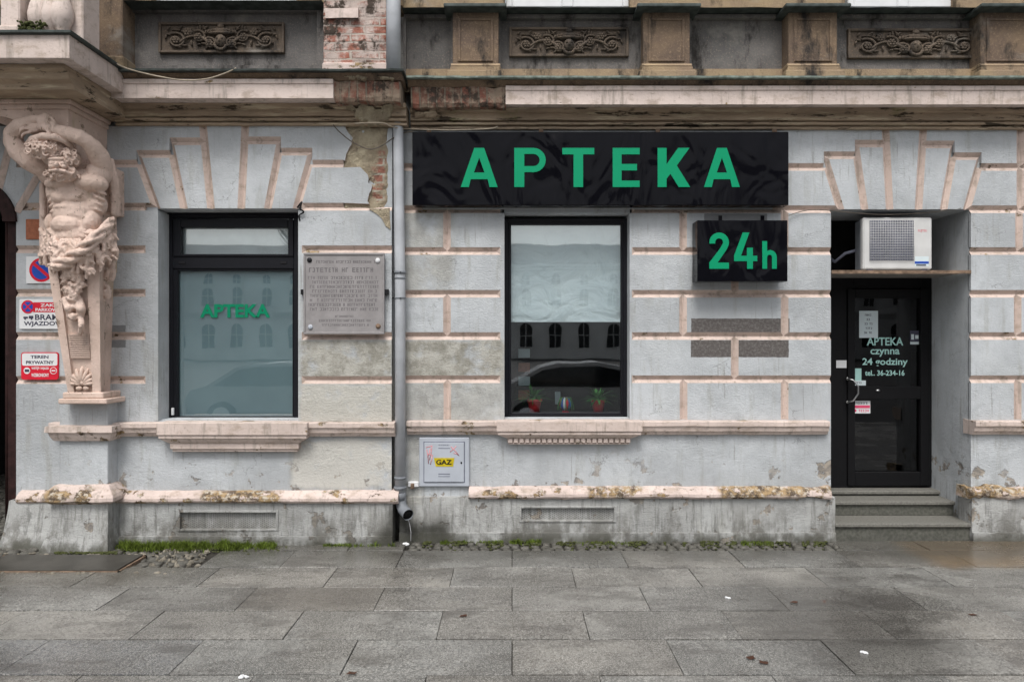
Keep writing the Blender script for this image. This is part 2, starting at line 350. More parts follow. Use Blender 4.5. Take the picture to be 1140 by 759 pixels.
# ------------------------------------------------------------------ mesh builder
class MB:
    def __init__(s): s.v = []; s.f = []; s.m = []; s.sm = []
    def add(s, vs, fs, m=0, smooth=False):
        b = len(s.v); s.v += [tuple(v) for v in vs]
        for f in fs: s.f.append([b + i for i in f]); s.m.append(m); s.sm.append(smooth)
    def box(s, x0, x1, y0, y1, z0, z1, m=0, bev=0.0):
        if bev <= 0:
            vs = [(x, y, z) for z in (z0, z1) for y in (y0, y1) for x in (x0, x1)]
            s.add(vs, [(0, 1, 5, 4), (1, 3, 7, 5), (3, 2, 6, 7), (2, 0, 4, 6), (4, 5, 7, 6), (0, 2, 3, 1)], m); return
        b = min(bev, (x1 - x0) / 2.1, (y1 - y0) / 2.1, (z1 - z0) / 2.1)
        xs, ys, zs = (x0, x1), (y0, y1), (z0, z1); vs = []; idx = {}
        for i in (0, 1):
            for j in (0, 1):
                for k in (0, 1):
                    dx, dy, dz = (b if i == 0 else -b), (b if j == 0 else -b), (b if k == 0 else -b)
                    idx[i, j, k, 0] = len(vs); vs.append((xs[i], ys[j] + dy, zs[k] + dz))
                    idx[i, j, k, 1] = len(vs); vs.append((xs[i] + dx, ys[j], zs[k] + dz))
                    idx[i, j, k, 2] = len(vs); vs.append((xs[i] + dx, ys[j] + dy, zs[k]))
        fs = []
        I = idx
        for i in (0, 1): fs.append([I[i, 0, 0, 0], I[i, 1, 0, 0], I[i, 1, 1, 0], I[i, 0, 1, 0]])
        for j in (0, 1): fs.append([I[0, j, 0, 1], I[1, j, 0, 1], I[1, j, 1, 1], I[0, j, 1, 1]])
        for k in (0, 1): fs.append([I[0, 0, k, 2], I[1, 0, k, 2], I[1, 1, k, 2], I[0, 1, k, 2]])
        for i in (0, 1):
            for j in (0, 1): fs.append([I[i, j, 0, 0], I[i, j, 1, 0], I[i, j, 1, 1], I[i, j, 0, 1]])
            for k in (0, 1): fs.append([I[i, 0, k, 0], I[i, 1, k, 0], I[i, 1, k, 2], I[i, 0, k, 2]])
        for j in (0, 1):
            for k in (0, 1): fs.append([I[0, j, k, 1], I[1, j, k, 1], I[1, j, k, 2], I[0, j, k, 2]])
        for c in [(i, j, k) for i in (0, 1) for j in (0, 1) for k in (0, 1)]: fs.append([I[(*c, 0)], I[(*c, 1)], I[(*c, 2)]])
        s.add(vs, fs, m)
    def pbox(s, x0, x1, y0, y1, Y0, Y1, m=0, bev=0.0, ref=None):   # pixels measured on plane ref (default Y0)
        r = Y0 if ref is None else ref
        s.box(X(x0, r), X(x1, r), Y0, Y1, Z(y1, r), Z(y0, r), m, bev)
    def prism(s, poly, y0, y1, m=0, ms=None):      # poly = [(x,z)], front at y0
        n = len(poly); ms = m if ms is None else ms
        s.add([(x, y0, z) for x, z in poly], [list(range(n))], m)
        s.add([(x, y1, z) for x, z in poly], [list(range(n))[::-1]], ms)
        for i in range(n):
            a, b = poly[i], poly[(i + 1) % n]
            s.add([(a[0], y0, a[1]), (b[0], y0, b[1]), (b[0], y1, b[1]), (a[0], y1, a[1])], [(0, 1, 2, 3)], ms)
    def block(s, poly, Y, ins, g=.034, d=.03, m=0, ms=1, back=.04):
        """rusticated block: convex poly (x,z); ins[i]=1 where edge i->i+1 is a V groove"""
        n = len(poly)
        area = sum(poly[i][0] * poly[(i + 1) % n][1] - poly[(i + 1) % n][0] * poly[i][1] for i in range(n))
        if area < 0: poly = poly[::-1]; ins = [ins[(n - 2 - i) % n] for i in range(n)]
        L = []
        for i in range(n):
            a, b = Vector(poly[i]), Vector(poly[(i + 1) % n]); t = (b - a).normalized(); nn = Vector((-t.y, t.x))
            L.append((a + nn * (g if ins[i] else 0), t))
        fr = []
        for i in range(n):
            (p, t), (q, u) = L[i - 1], L[i]
            den = t.x * u.y - t.y * u.x
            if abs(den) < 1e-6: fr.append(tuple(q)); continue
            k = ((q.x - p.x) * u.y - (q.y - p.y) * u.x) / den
            fr.append(tuple(p + t * k))
        # front face slightly gridded so its edge is not perfect
        s.add([(x, Y, z) for x, z in fr], [list(range(n))], m)
        for i in range(n):
            j = (i + 1) % n
            if ins[i]:
                s.add([(fr[i][0], Y, fr[i][1]), (fr[j][0], Y, fr[j][1]), (poly[j][0], Y + d, poly[j][1]), (poly[i][0], Y + d, poly[i][1])], [(0, 1, 2, 3)], ms)
            else:
                s.add([(fr[i][0], Y, fr[i][1]), (fr[j][0], Y, fr[j][1]), (fr[j][0], Y + back, fr[j][1]), (fr[i][0], Y + back, fr[i][1])], [(0, 1, 2, 3)], m)
    def extr(s, prof, x0, x1, step=.05, wob=.0, m=0, seed=0, caps=True, freq=6.0, brk=None, smooth=False):
        """extrude profile [(y,z)] along x with a little wobble"""
        n = max(1, int(abs(x1 - x0) / step)); k = len(prof); vs = []
        for i in range(n + 1):
            x = x0 + (x1 - x0) * i / n
            for (y, z) in prof:
                w = wob
                if brk: w = max(w, brk(x))
                q = mnoise.noise_vector(Vector((x * freq, y * 9 + seed, z * 9)))
                q2 = mnoise.noise_vector(Vector((x * freq * 4, y * 20 + seed, z * 20)))
                vs.append((x, y + (q.x + q2.x * .5) * w, z + (q.z + q2.z * .5) * w))
        fs = []; b = len(s.v)
        for i in range(n):
            for j in range(k - 1):
                fs.append((i * k + j, (i + 1) * k + j, (i + 1) * k + j + 1, i * k + j + 1))
        s.add(vs, fs, m, smooth)
        if caps:
            s.f.append([b + j for j in range(k)]); s.m.append(m); s.sm.append(False)
            s.f.append([b + n * k + j for j in range(k)][::-1]); s.m.append(m); s.sm.append(False)
    def tube(s, pts, r, m=0, seg=8, smooth=True, cap=True):
        pts = [Vector(p) for p in pts]; n = len(pts); rs = r if isinstance(r, (list, tuple)) else [r] * n
        vs = []; up = Vector((0, 0, 1)); prev = None
        for i, p in enumerate(pts):
            t = (pts[min(i + 1, n - 1)] - pts[max(i - 1, 0)]).normalized()
            if prev is None:
                a = t.cross(up if abs(t.z) < .9 else Vector((1, 0, 0))).normalized()
            else: a = (prev - t * prev.dot(t)).normalized()
            prev = a; b = t.cross(a)
            for j in range(seg):
                th = 2 * PI * j / seg; vs.append(p + (a * math.cos(th) + b * math.sin(th)) * rs[i])
        fs = [(i * seg + j, i * seg + (j + 1) % seg, (i + 1) * seg + (j + 1) % seg, (i + 1) * seg + j) for i in range(n - 1) for j in range(seg)]
        if cap: fs += [tuple(range(seg))[::-1], tuple((n - 1) * seg + j for j in range(seg))]
        s.add(vs, fs, m, smooth)
    def ell(s, c, r, rot=None, m=0, seg=14, rings=9):
        if not isinstance(r, (tuple, list)): r = (r, r, r)
        c = Vector(c); Mx = rot or Matrix.Identity(3); vs = [c + Mx @ Vector((0, 0, r[2]))]
        for i in range(1, rings):
            ph = PI * i / rings
            for j in range(seg):
                th = 2 * PI * j / seg
                vs.append(c + Mx @ Vector((r[0] * math.sin(ph) * math.cos(th), r[1] * math.sin(ph) * math.sin(th), r[2] * math.cos(ph))))
        vs.append(c + Mx @ Vector((0, 0, -r[2])))
        fs = [(0, 1 + j, 1 + (j + 1) % seg) for j in range(seg)]
        for i in range(rings - 2):
            for j in range(seg):
                a = 1 + i * seg; fs.append((a + j, a + seg + j, a + seg + (j + 1) % seg, a + (j + 1) % seg))
        a = 1 + (rings - 2) * seg; fs += [(a + j, len(vs) - 1, a + (j + 1) % seg) for j in range(seg)]
        s.add(vs, fs, m, True)
    def chain(s, pts, rad, m=0, seg=14):           # tapered limb: tube + balls at the joints
        s.tube(pts, rad, m, seg)
        for p, r in zip(pts, rad): s.ell(p, r * .995, m=m, seg=seg)
    def lathe(s, c, prof, m=0, seg=16):
        vs = []; k = len(prof)
        for r, z in prof:
            for j in range(seg): vs.append((c[0] + r * math.cos(2 * PI * j / seg), c[1] + r * math.sin(2 * PI * j / seg), c[2] + z))
        fs = [(i * seg + j, i * seg + (j + 1) % seg, (i + 1) * seg + (j + 1) % seg, (i + 1) * seg + j) for i in range(k - 1) for j in range(seg)]
        fs += [tuple(range(seg))[::-1], tuple((k - 1) * seg + j for j in range(seg))]
        s.add(vs, fs, m, True)
    def build(s, name, mats, parent=None):
        me = bpy.data.meshes.new(name); me.from_pydata(s.v, [], s.f)
        for mt in (mats if isinstance(mats, (list, tuple)) else [mats]): me.materials.append(M[mt] if isinstance(mt, str) else mt)
        me.polygons.foreach_set('material_index', s.m); me.polygons.foreach_set('use_smooth', s.sm); me.update()
        import bmesh
        bm = bmesh.new(); bm.from_mesh(me); bmesh.ops.recalc_face_normals(bm, faces=bm.faces); bm.to_mesh(me); bm.free()
        o = bpy.data.objects.new(name, me); col.objects.link(o)
        if parent: o.parent = parent; o.matrix_parent_inverse = parent_world(parent).inverted()
        return o
def parent_world(o):
    m = Matrix.LocRotScale(o.location, o.rotation_euler, o.scale)
    return m if o.parent is None else parent_world(o.parent) @ o.matrix_parent_inverse @ m
def tag(o, label=None, cat=None, group=None, kind=None):
    if label: o['label'] = label
    if cat: o['category'] = cat
    if group: o['group'] = group
    if kind: o['kind'] = kind
    return o
def empty(name, loc, label, cat, group=None):
    o = bpy.data.objects.new(name, None); o.empty_display_size = .1; col.objects.link(o); o.location = loc
    return tag(o, label, cat, group)
def ptag(o, label): o['label'] = label; return o

def text_mesh(name, body, x0, x1, ztop, zbot, Y, mat, parent=None, bold=0.0, extrude=.0015, rotz=0.0, origin=None):
    """lettering fitted to a box; body may have one line only"""
    cu = bpy.data.curves.new(name, 'FONT'); cu.body = body; cu.size = 1; cu.offset = bold; cu.extrude = 0; cu.resolution_u = 3
    tmp = bpy.data.objects.new('tmp', cu); col.objects.link(tmp)
    dg = bpy.context.evaluated_depsgraph_get(); dg.update()
    me = bpy.data.meshes.new_from_object(tmp.evaluated_get(dg)); bpy.data.objects.remove(tmp); bpy.data.curves.remove(cu)
    xs = [v.co.x for v in me.vertices]; ys = [v.co.y for v in me.vertices]
    a, b, c, d = min(xs), max(xs), min(ys), max(ys)
    for v in me.vertices:
        v.co = ((v.co.x - a) / (b - a) * (x1 - x0) + x0, 0, (v.co.y - c) / (d - c) * (ztop - zbot) + zbot)
    vs = [tuple(v.co) for v in me.vertices]; fs = [list(p.vertices) for p in me.polygons]
    mb = MB()
    edges = {}
    for f in fs:
        for i in range(len(f)):
            e = (f[i], f[(i + 1) % len(f)]); k = (min(e), max(e)); edges[k] = edges.get(k, 0) + 1
    T = (lambda p, y: (p[0], Y + y, p[2])) if not rotz else (lambda p, y: (Y, origin + p[0], p[2]))
    if rotz:
        mb.add([(Y - .001, v[0], v[2]) for v in vs], fs, 0)
    else:
        mb.add([(v[0], Y - extrude, v[2]) for v in vs], fs, 0)
        for (i, j), c2 in edges.items():
            if c2 == 1:
                p, q = vs[i], vs[j]
                mb.add([(p[0], Y - extrude, p[2]), (q[0], Y - extrude, q[2]), (q[0], Y + .0005, q[2]), (p[0], Y + .0005, p[2])], [(0, 1, 2, 3)])
    bpy.data.meshes.remove(me)
    return mb.build(name, mat, parent)
def ptext(name, body, x0, x1, y0, y1, Y, mat, parent=None, bold=0.0, extrude=.0015):
    return text_mesh(name, body, X(x0, Y), X(x1, Y), Z(y0, Y), Z(y1, Y), Y, mat, parent, bold, extrude)
def scribble(mb, x0, x1, y0, y1, Y, rng, m=0, thick=.0007):   # rows of letter-height strokes too small to read
    h = y1 - y0; x = x0
    while x < x1 - h * .4:
        if rng.random() < .13: x += h * .7; continue
        w = h * rng.uniform(.45, .75); t = h * .2; k = rng.randrange(5)
        def bar(a, b, c, d): mb.pbox(a, b, c, d, Y - thick, Y + .0003, m)
        if k in (0, 1, 3): bar(x, x + t, y0, y1)
        if k in (0, 2): bar(x + w - t, x + w, y0, y1)
        if k == 0: bar(x + t, x + w - t, y0 + h * .4, y0 + h * .58)
        if k == 1: bar(x + t, x + w, y0, y0 + h * .18); bar(x + t, x + w * .9, y0 + h * .41, y0 + h * .58); bar(x + t, x + w, y1 - h * .18, y1)
        if k == 2: bar(x, x + w - t, y0, y0 + h * .18); bar(x, x + w - t, y1 - h * .18, y1)
        if k == 3: bar(x + t, x + w, y0, y0 + h * .18)
        if k == 4: bar(x + w * .4, x + w * .4 + t, y0 + h * .19, y1); bar(x, x + w, y0, y0 + h * .18)
        x += w + h * .22

# ------------------------------------------------------------------ building
bld = empty('tenement_house', (0, 0, 0), 'weathered tenement ground floor of grey-blue plaster blocks with pink joints, pharmacy windows and door', 'building')
GZ = [3.312, 2.936, 2.564, 2.184, 1.808, 1.424, 1.064]   # groove heights
TOPZ = 3.64
YL = -.12

def wall_rows(mb, Y, x0, x1, rows, joints={}, l=0, r=0, bot_last=0, top_first=0):
    """rows: indices into GZ bands; joints: {row:[x,..]}; l/r: groove flags on outer ends"""
    zs = [TOPZ] + GZ
    for k, i in enumerate(rows):
        zt, zb = zs[i], zs[i + 1]; xs = [x0] + joints.get(i, []) + [x1]
        for a in range(len(xs) - 1):
            mb.block([(xs[a], zb), (xs[a + 1], zb), (xs[a + 1], zt), (xs[a], zt)], Y,
                     [0 if i == 6 else 1, r if a == len(xs) - 2 else 1, 1 if (i > 0) else top_first, l if a == 0 else 1])
def gend(mb, Y, x, z, sgn):    # pointed end of a groove against a plain margin
    mb.add([(x, Y, z + .034), (x, Y, z - .034), (x + sgn * .035, Y + .03, z)], [(0, 1, 2)], 1)

wl = MB()
# left section, blocks between gateway and window (behind the statue)
xg, xw0 = X(18, YL), X(162, YL)
wall_rows(wl, YL, xg, X(124, YL), [2, 3, 4, 5, 6], l=0, r=0)
wall_rows(wl, YL, X(124, YL), xw0, [2, 3, 4, 5, 6], l=0, r=0)
for z in GZ[1:6]: gend(wl, YL, xw0, z, -1)
wo0, wo1 = X(176, YL), X(332, YL)
wl.box(xw0, wo0, YL, .3, GZ[6], GZ[1] - .034, 0)
# reveal of window 1 (left cheek lies in the margin box), right margin
xr0 = X(336, YL); XE = X(436, YL)
wl.box(wo1, xr0, YL, .3, GZ[6], GZ[1] - .034, 0)
for z in (GZ[1], GZ[2], GZ[4], GZ[5]): gend(wl, YL, xr0, z, 1)
zs = [TOPZ] + GZ
for zt, zb in ((GZ[1], GZ[2]), (GZ[2], GZ[4]), (GZ[4], GZ[5]), (GZ[5], GZ[6])):
    wl.block([(xr0, zb), (XE, zb), (XE, zt), (xr0, zt)], YL, [0 if zb == GZ[6] else 1, 0, 1, 0], back=.04)
def vous(mb, Y, J, tops, ztop, zlin, soff):
    """J: six joints ((xtop),(xbot)) in px, tops: px y of each inner cell"""
    pass
def fan(mb, Y, jt, tp, xl, xr, rowL, rowR, zsof):
    """jt: 6 joints [(xt,yt,xb,yb)] px; tp: top y px of cells a-b, b-c, c-d, d-e, e-f"""
    q = lambda x, y: (X(x, Y), Z(y, Y))
    J = [(q(a, b), q(c, d)) for a, b, c, d in jt]
    zb = zsof
    def at(i, z):
        (x0, z0), (x1, z1) = J[i]; t = (z - z0) / (z1 - z0); return (x0 + (x1 - x0) * t, z)
    for i in range(5):
        zt = TOPZ if i == 2 else Z(tp[i], Y)
        mb.block([at(i, zb), at(i + 1, zb), at(i + 1, zt), at(i, zt)], Y, [0, 1, 0 if i == 2 else 1, 1])
    # top row left pieces: over a-b and b-c, and the outside
    zr = GZ[0]
    zab, zbc, zde, zef = Z(tp[0], Y), Z(tp[1], Y), Z(tp[3], Y), Z(tp[4], Y)
    xa, xb_, xc = at(0, zab)[0], at(1, zbc)[0], at(2, zbc)[0]
    xd, xe, xf = at(3, zde)[0], at(4, zde)[0], at(5, zef)[0]
    # stepped pieces as rectangles that share open edges
    mb.block([(xl, zr), (xa, zr), (xa, TOPZ), (xl, TOPZ)], Y, [1, 0, 0, rowL])
    mb.block([(xa, zab), (xb_, zab), (xb_, TOPZ), (xa, TOPZ)], Y, [1, 0, 0, 0])
    mb.block([(xb_, zbc), (xc, zbc), at(2, TOPZ), (xb_, TOPZ)], Y, [1, 1, 0, 0])
    mb.block([(xd, zde), (xe, zde), (xe, TOPZ), at(3, TOPZ)], Y, [1, 0, 0, 1])
    mb.block([(xe, zef), (xf, zef), (xf, TOPZ), (xe, TOPZ)], Y, [1, 0, 0, 0])
    mb.block([(xf, zr), (xr, zr), (xr, TOPZ), (xf, TOPZ)], Y, [1, rowR, 0, 0])
    # second row, outside the fan
    mb.block([(xl, GZ[1]), at(0, GZ[1]), at(0, zr), (xl, zr)], Y, [1, 1, 1, rowL])
    mb.block([at(5, GZ[1]), (xr, GZ[1]), (xr, zr), at(5, zr)], Y, [1, rowR, 1, 1])
    # lintel soffit body
    mb.box(at(0, zb)[0] - .06, at(5, zb)[0] + .06, Y + .042, Y + .30, zb + .001, zb + .6, 0)
    return J
fan(wl, YL, [(152, 172, 174.5, 233), (188.6, 157, 205, 233), (226, 141, 235, 233), (273, 141, 268.6, 233), (312.6, 157, 298, 233), (347.7, 169, 330, 233)],
    [171.5, 157.5, 0, 156.5, 169], X(18, YL), X(382, YL), 0, 0, Z(232, YL))
# damaged upper right corner: ragged plaster over bare masonry
q = lambda x, y: (X(x, YL), Z(y, YL))
def ragged(pts, seed, amp=.012, step=.03):
    out = []; r2 = random.Random(seed)
    for i in range(len(pts) - 1):
        a, b = Vector(pts[i]), Vector(pts[i + 1]); n = max(1, int((b - a).length / step))
        for k in range(n):
            p = a.lerp(b, k / n); out.append((p.x + (r2.uniform(-amp, amp) if (i or k) else 0), p.y + (r2.uniform(-amp, amp) * .6 if (i or k) else 0)))
    out.append(tuple(pts[-1])); return out
wl.prism([(X(382, YL), GZ[0] + .034), (X(382, YL), TOPZ)] + ragged([q(384, 140), q(388, 148), q(394, 154), q(388, 164), q(385, 172), q(384, 179)], 3), YL, YL + .04, 0, 1)
wl.prism([(X(382, YL), GZ[1] + .034), (X(382, YL), GZ[0] - .034)] + ragged([q(401, 186), q(408, 195), q(413, 207), q(410, 219), q(411, 227)], 5), YL, YL + .04, 0, 1)
# solid body behind the blocks, left section
wl.box(X(18, YL), wo0 - .02, YL + .032, .5, -.1, TOPZ, 0)
wl.box(wo1 + .02, XE, YL + .032, .5, -.1, TOPZ, 0)
wl.box(wo0 - .02, wo1 + .02, YL + .045, .5, GZ[1] + .02, TOPZ, 0)
wl.box(wo0 - .02, wo1 + .02, YL + .045, .5, -.1, GZ[6] + .01, 0)
wl.build('wall', ['plaster', 'groove'], bld)
bm_ = MB()      # bare masonry corner with real relief
nx, nz = 26, 46; vs = []; fs = []
xa, xb2, za, zb2 = X(382, YL), X(435, YL), Z(232, YL), TOPZ
for i in range(nx + 1):
    for j in range(nz + 1):
        x = xa + (xb2 - xa) * i / nx; z = za + (zb2 - za) * j / nz
        ed = max(0, (x - (xb2 - .06)) / .06)
        y = YL + .022 + mnoise.fractal(Vector((x * 9, 3, z * 9)), 1, 2, 5) * .018 + ed * ed * .05
        if i == 0 or j == nz: y = YL + .03
        vs.append((x, y, z))
for i in range(nx):
    for j in range(nz): a = i * (nz + 1) + j; fs.append((a, a + nz + 1, a + nz + 2, a + 1))
bm_.add(vs, fs, 0, False); bm_.build('bare_masonry', 'bare', bld)
# knob of plaster hanging on the corner below
pk = MB(); pk.prism(ragged([q(411, 233), q(434, 232), q(435, 256), q(430, 252), q(425, 243), q(419, 238)], 8, .004), YL - .008, YL + .01, 0); pk.build('plaster_scar', 'bare', bld)

# gateway wall, arch and passage at the far left
gw = MB()
arc = [P(18, 247, YL)]
zs0 = Z(247, YL); xr = X(18, YL)
pts = []
for k in range(0, 19):
    t = k / 18 * PI; pts.append((xr - 1.25 + 1.25 * math.cos(t), zs0 + .62 * math.sin(t)))
poly = [(xr, TOPZ), (xr, zs0)] + pts[1:] + [(xr - 2.5, -.05), (xr - 4, -.05), (xr - 4, TOPZ)]
gw.prism(poly, YL, YL + .55, 0)
gw.build('gateway_wall', ['plaster'], bld)
ga = MB()
for k in range(0, 19):
    pass
def ringpt(t, r): return (xr - 1.25 + (1.25 + r) * math.cos(t), zs0 + (.62 + r) * math.sin(t))
n = 40
for k in range(n):          # dark moulded edge of the arch
    a0, a1 = PI * k / n, PI * (k + 1) / n
    p = [ringpt(a0, -.10), ringpt(a0, .012), ringpt(a1, .012), ringpt(a1, -.10)]
    ga.prism(p, YL - .03, YL + .1, 0)
ga.build('arch_moulding', ['wood_dark'], bld)
gj = MB()                    # radial pink joints raised around the arch
for (ax, ay, bx, by) in ((19, 236, 47, 188), (-2, 214, 12, 158), (-40, 196, -34, 150)):
    a, b = Vector(q(ax, ay)), Vector(q(bx, by)); t = (b - a).normalized(); nn = Vector((-t.y, t.x)) * .034
    gj.add([(a.x + nn.x, YL - .003, a.y + nn.y), (b.x + nn.x, YL - .003, b.y + nn.y), (b.x, YL - .018, b.y), (a.x, YL - .018, a.y)], [(0, 1, 2, 3)])
    gj.add([(a.x - nn.x, YL - .003, a.y - nn.y), (b.x - nn.x, YL - .003, b.y - nn.y), (b.x, YL - .018, b.y), (a.x, YL - .018, a.y)], [(0, 1, 2, 3)])
gj.build('arch_joints', ['groove'], bld)
gp = MB()
gp.box(xr - .03, xr + .02, YL + .55, 5, -.05, 3.4, 0); gp.box(xr - 2.55, xr - 2.5, YL + .55, 5, -.05, 3.4, 0); gp.box(xr - 2.6, xr + .1, 5, 5.1, -.05, 3.4, 0); gp.box(xr - 2.6, xr + .1, .43, 5, 3.4, 3.5, 0)
gp.build('passage', ['room'], bld)
gd = MB()
gd.box(xr - .10, xr - .008, YL + .03, YL + .16, .02, zs0 + .05, 0, .01)
gd.tube([(xr - .11, YL + .05, .02), (xr - .11, YL + .05, zs0)], .018)
gd.build('gate_post', ['wood_dark'], bld)

# right section
wr = MB()
x0, x1 = X(449.5), X(557)
wall_rows(wr, 0, x0, x1, [1, 2, 3, 4, 5, 6], {2: [X(497.6)], 4: [X(497.6)], 6: [X(498)]}, l=0, r=0)
wall_rows(wr, 0, x0, X(470), [0], l=0, r=0)
for z in GZ[1:6]: gend(wr, 0, x1, z, -1)
w20, w21 = X(561.5), X(701)
wr.box(x1, w20, 0, .3, GZ[6], GZ[1] - .034, 0)
x2, x3 = X(703.5), X(925)
wr.box(w21, x2, 0, .3, GZ[6], GZ[1] - .034, 0)
for z in GZ[1:6]: gend(wr, 0, x2, z, 1)
wall_rows(wr, 0, x2, x3, [2, 3, 4, 5, 6], {2: [X(760.5), X(873.5)], 3: [X(818)], 4: [X(760.5), X(873.5)], 5: [X(818)], 6: [X(761), X(873.5)]}, l=0, r=0)
wr.box(X(470), X(860), 0, .04, GZ[1], TOPZ, 0)          # plain band behind the long sign
wr.box(w20, w21, .04, .3, GZ[1] - .0, GZ[1] + .5, 0)
wr.box(w20 - .001, w21 + .001, .002, .3, GZ[1] - .033, GZ[1] - .0, 2)
DL, DR = X(925), X(1081)
fan(wr, 0, [(917.6, 174, 935.6, 233), (951.8, 160, 962.5, 233), (986, 146, 990.4, 233), (1027.7, 146, 1022.6, 233), (1063, 160, 1050.5, 233), (1093, 173, 1076.4, 233)],
    [173, 160, 0, 161, 174], X(860), X(1136), 0, 1, Z(233))
XR = X(1330)
wall_rows(wr, 0, X(1136), XR, [0, 1], {1: [X(1240)]}, l=1, r=0)
wall_rows(wr, 0, DR, XR, [2, 3, 4, 5, 6], {2: [X(1134.5), X(1250)], 3: [X(1190)], 4: [X(1133), X(1250)], 5: [X(1190)], 6: [X(1133), X(1250)]}, l=0, r=0)
# bodies
wr.box(x0 - .02, w20 - .02, .032, .5, -.1, TOPZ, 0); wr.box(w21 + .02, DL, .032, .7, -.1, TOPZ, 0); wr.box(DR, XR, .032, .7, -.1, TOPZ, 0)
wr.box(w20 - .02, w21 + .02, .045, .5, -.1, GZ[6] + .01, 0); wr.box(w20 - .02, w21 + .02, .045, .5, GZ[1] + .02, TOPZ, 0)
wr.box(DL - .001, DR + .001, .045, .7, Z(233), TOPZ, 0)
wr.build('wall', ['plaster', 'groove', 'reveal'], bld)
fi = MB(); fi.box(X(96, YL), X(470), .12, .4, TOPZ - .05, 4.7, 0); fi.build('inner_wall', ['plinth'], bld)
# recess niche for the drainpipe
ni = MB(); ni.box(XE - .002, x0 + .01, .10, .5, -.1, TOPZ, 0); ni.build('pipe_recess', ['plinth'], bld)

# lower wall zone, plinth, ledges, bands --------------------------------------------------
lz0, lz1 = .43, GZ[6]           # ledge height, band height
lw = MB()
lw.box(X(18, YL), XE, YL, YL + .1, .36, GZ[6] - .001, 0)
lw.box(x0, DL, 0, .03, .36, GZ[6] - .001, 0); lw.box(DR, XR, 0, .03, .36, GZ[6] - .001, 0)
lw.build('lower_wall', 'plaster', bld)
def rough_box(mb, x0, x1, y0, y1, z0, z1, step=.05, amp=.006, seed=0, m=0):
    nx = max(2, int((x1 - x0) / step)); nz = max(2, int((z1 - z0) / step)); vs = []; fs = []
    def pt(x, z): 
        k = mnoise.fractal(Vector((x * 5 + seed, 1, z * 5)), 1, 2, 4)
        return (x, y0 + k * amp, z)
    for i in range(nx + 1):
        for j in range(nz + 1): vs.append(pt(x0 + (x1 - x0) * i / nx, z0 + (z1 - z0) * j / nz))
    for i in range(nx):
        for j in range(nz): a = i * (nz + 1) + j; fs.append((a, a + nz + 1, a + nz + 2, a + 1))
    b = len(vs)
    for (i) in range(nx + 1):
        vs.append((x0 + (x1 - x0) * i / nx, y1, z1)); vs.append((x0 + (x1 - x0) * i / nx, y1, z0))
    for i in range(nx):
        fs.append((i * (nz + 1) + nz, (i + 1) * (nz + 1) + nz, b + 2 * (i + 1), b + 2 * i))
    for side in (0, nx):
        vs0 = [side * (nz + 1) + j for j in range(nz + 1)]
        fs.append(vs0 + [b + 2 * side, b + 2 * side + 1])
    mb.add(vs, fs, m)
pl = MB()
YP = -.05
vL = (X(198, YL + YP), X(310, YL + YP), Z(591, YL + YP), Z(568, YL + YP)); vR = (X(578, YP), X(686, YP), Z(581, YP), Z(563, YP))
def plinth(mb, x0, x1, Y, vent=None, seed=0):
    yb = Y + .2
    if vent:
        a, b, c, d = vent
        rough_box(mb, x0, a, Y, yb, -.02, .385, seed=seed); rough_box(mb, b, x1, Y, yb, -.02, .385, seed=seed)
        rough_box(mb, a, b, Y, yb, -.02, c, seed=seed); rough_box(mb, a, b, Y, yb, d, .385, seed=seed)
    else: rough_box(mb, x0, x1, Y, yb, -.02, .385, seed=seed)
    rough_box(mb, x0, x1 + .001, Y - .022, Y - .0, -.02, .075, seed=seed + 4, amp=.008)
plinth(pl, X(18, YL), X(437, YL + YP), YL + YP, vL)
plinth(pl, x0 - .03, X(927), YP, vR, 2)
plinth(pl, X(1078), XR, YP, None, 5)
pl.build('plinth', 'plinth', bld)
def vent(v, Y, label):
    a, b, c, d = v; mb = MB()
    mb.box(a, b, Y + .03, Y + .04, c, d, 0)
    for (x0_, x1_, z0_, z1_) in ((a, a + .02, c, d), (b - .02, b, c, d), (a + .02, b - .02, c, c + .018), (a + .02, b - .02, d - .018, d)): mb.box(x0_, x1_, Y - .008, Y + .03, z0_, z1_, 0, .003)
    x = a + .03
    k = 0
    while x < b - .035:
        z = c + .026 + (k % 2) * .008
        while z < d - .028:
            mb.box(x, x + .0045, Y + .0285, Y + .0301, z, z + .0045, 1); z += .018
        x += .0165; k += 1
    o = mb.build('vent_grille', ['plinth', 'dark'], bld); o['label'] = label
vent(vL, YL + YP, 'perforated vent panel low in the plinth under the frosted window')
vent(vR, YP, 'perforated vent panel low in the plinth under the window with the roller blind')

def prof_ledge(Y, z0, z1):     # plinth ledge: rounded top, undercut
    h = z1 - z0
    return [(Y + .12, z1 + .004), (Y - .015, z1), (Y - .045, z1 - h * .12), (Y - .075, z1 - h * .30), (Y - .09, z1 - h * .5), (Y - .09, z1 - h * .72), (Y - .075, z1 - h * .88), (Y - .05, z1 - h * .90), (Y - .045, z0), (Y + .12, z0)]
def prof_band(Y, z0, z1):
    h = z1 - z0
    return [(Y + .1, z1 + .006), (Y - .075, z1), (Y - .082, z1 - h * .05), (Y - .082, z1 - h * .34), (Y - .07, z1 - h * .38), (Y - .06, z1 - h * .72), (Y - .045, z1 - h * .76), (Y - .03, z0), (Y + .1, z0)]
zb1, zb0 = Z(468.5, -.05), Z(484, -.05)
lzT, lzB = .462, .352
lg = MB()
lg.extr(prof_ledge(YL, lzB, lzT), X(18, -.2), X(443, -.2), .04, .006, seed=1)
lg.build('plinth_ledge', 'ledge', bld)
def brk2(x): return .006 + (.016 if x > 2.55 else 0) + (.01 if -.2 < x + .0 < -.1 else 0)
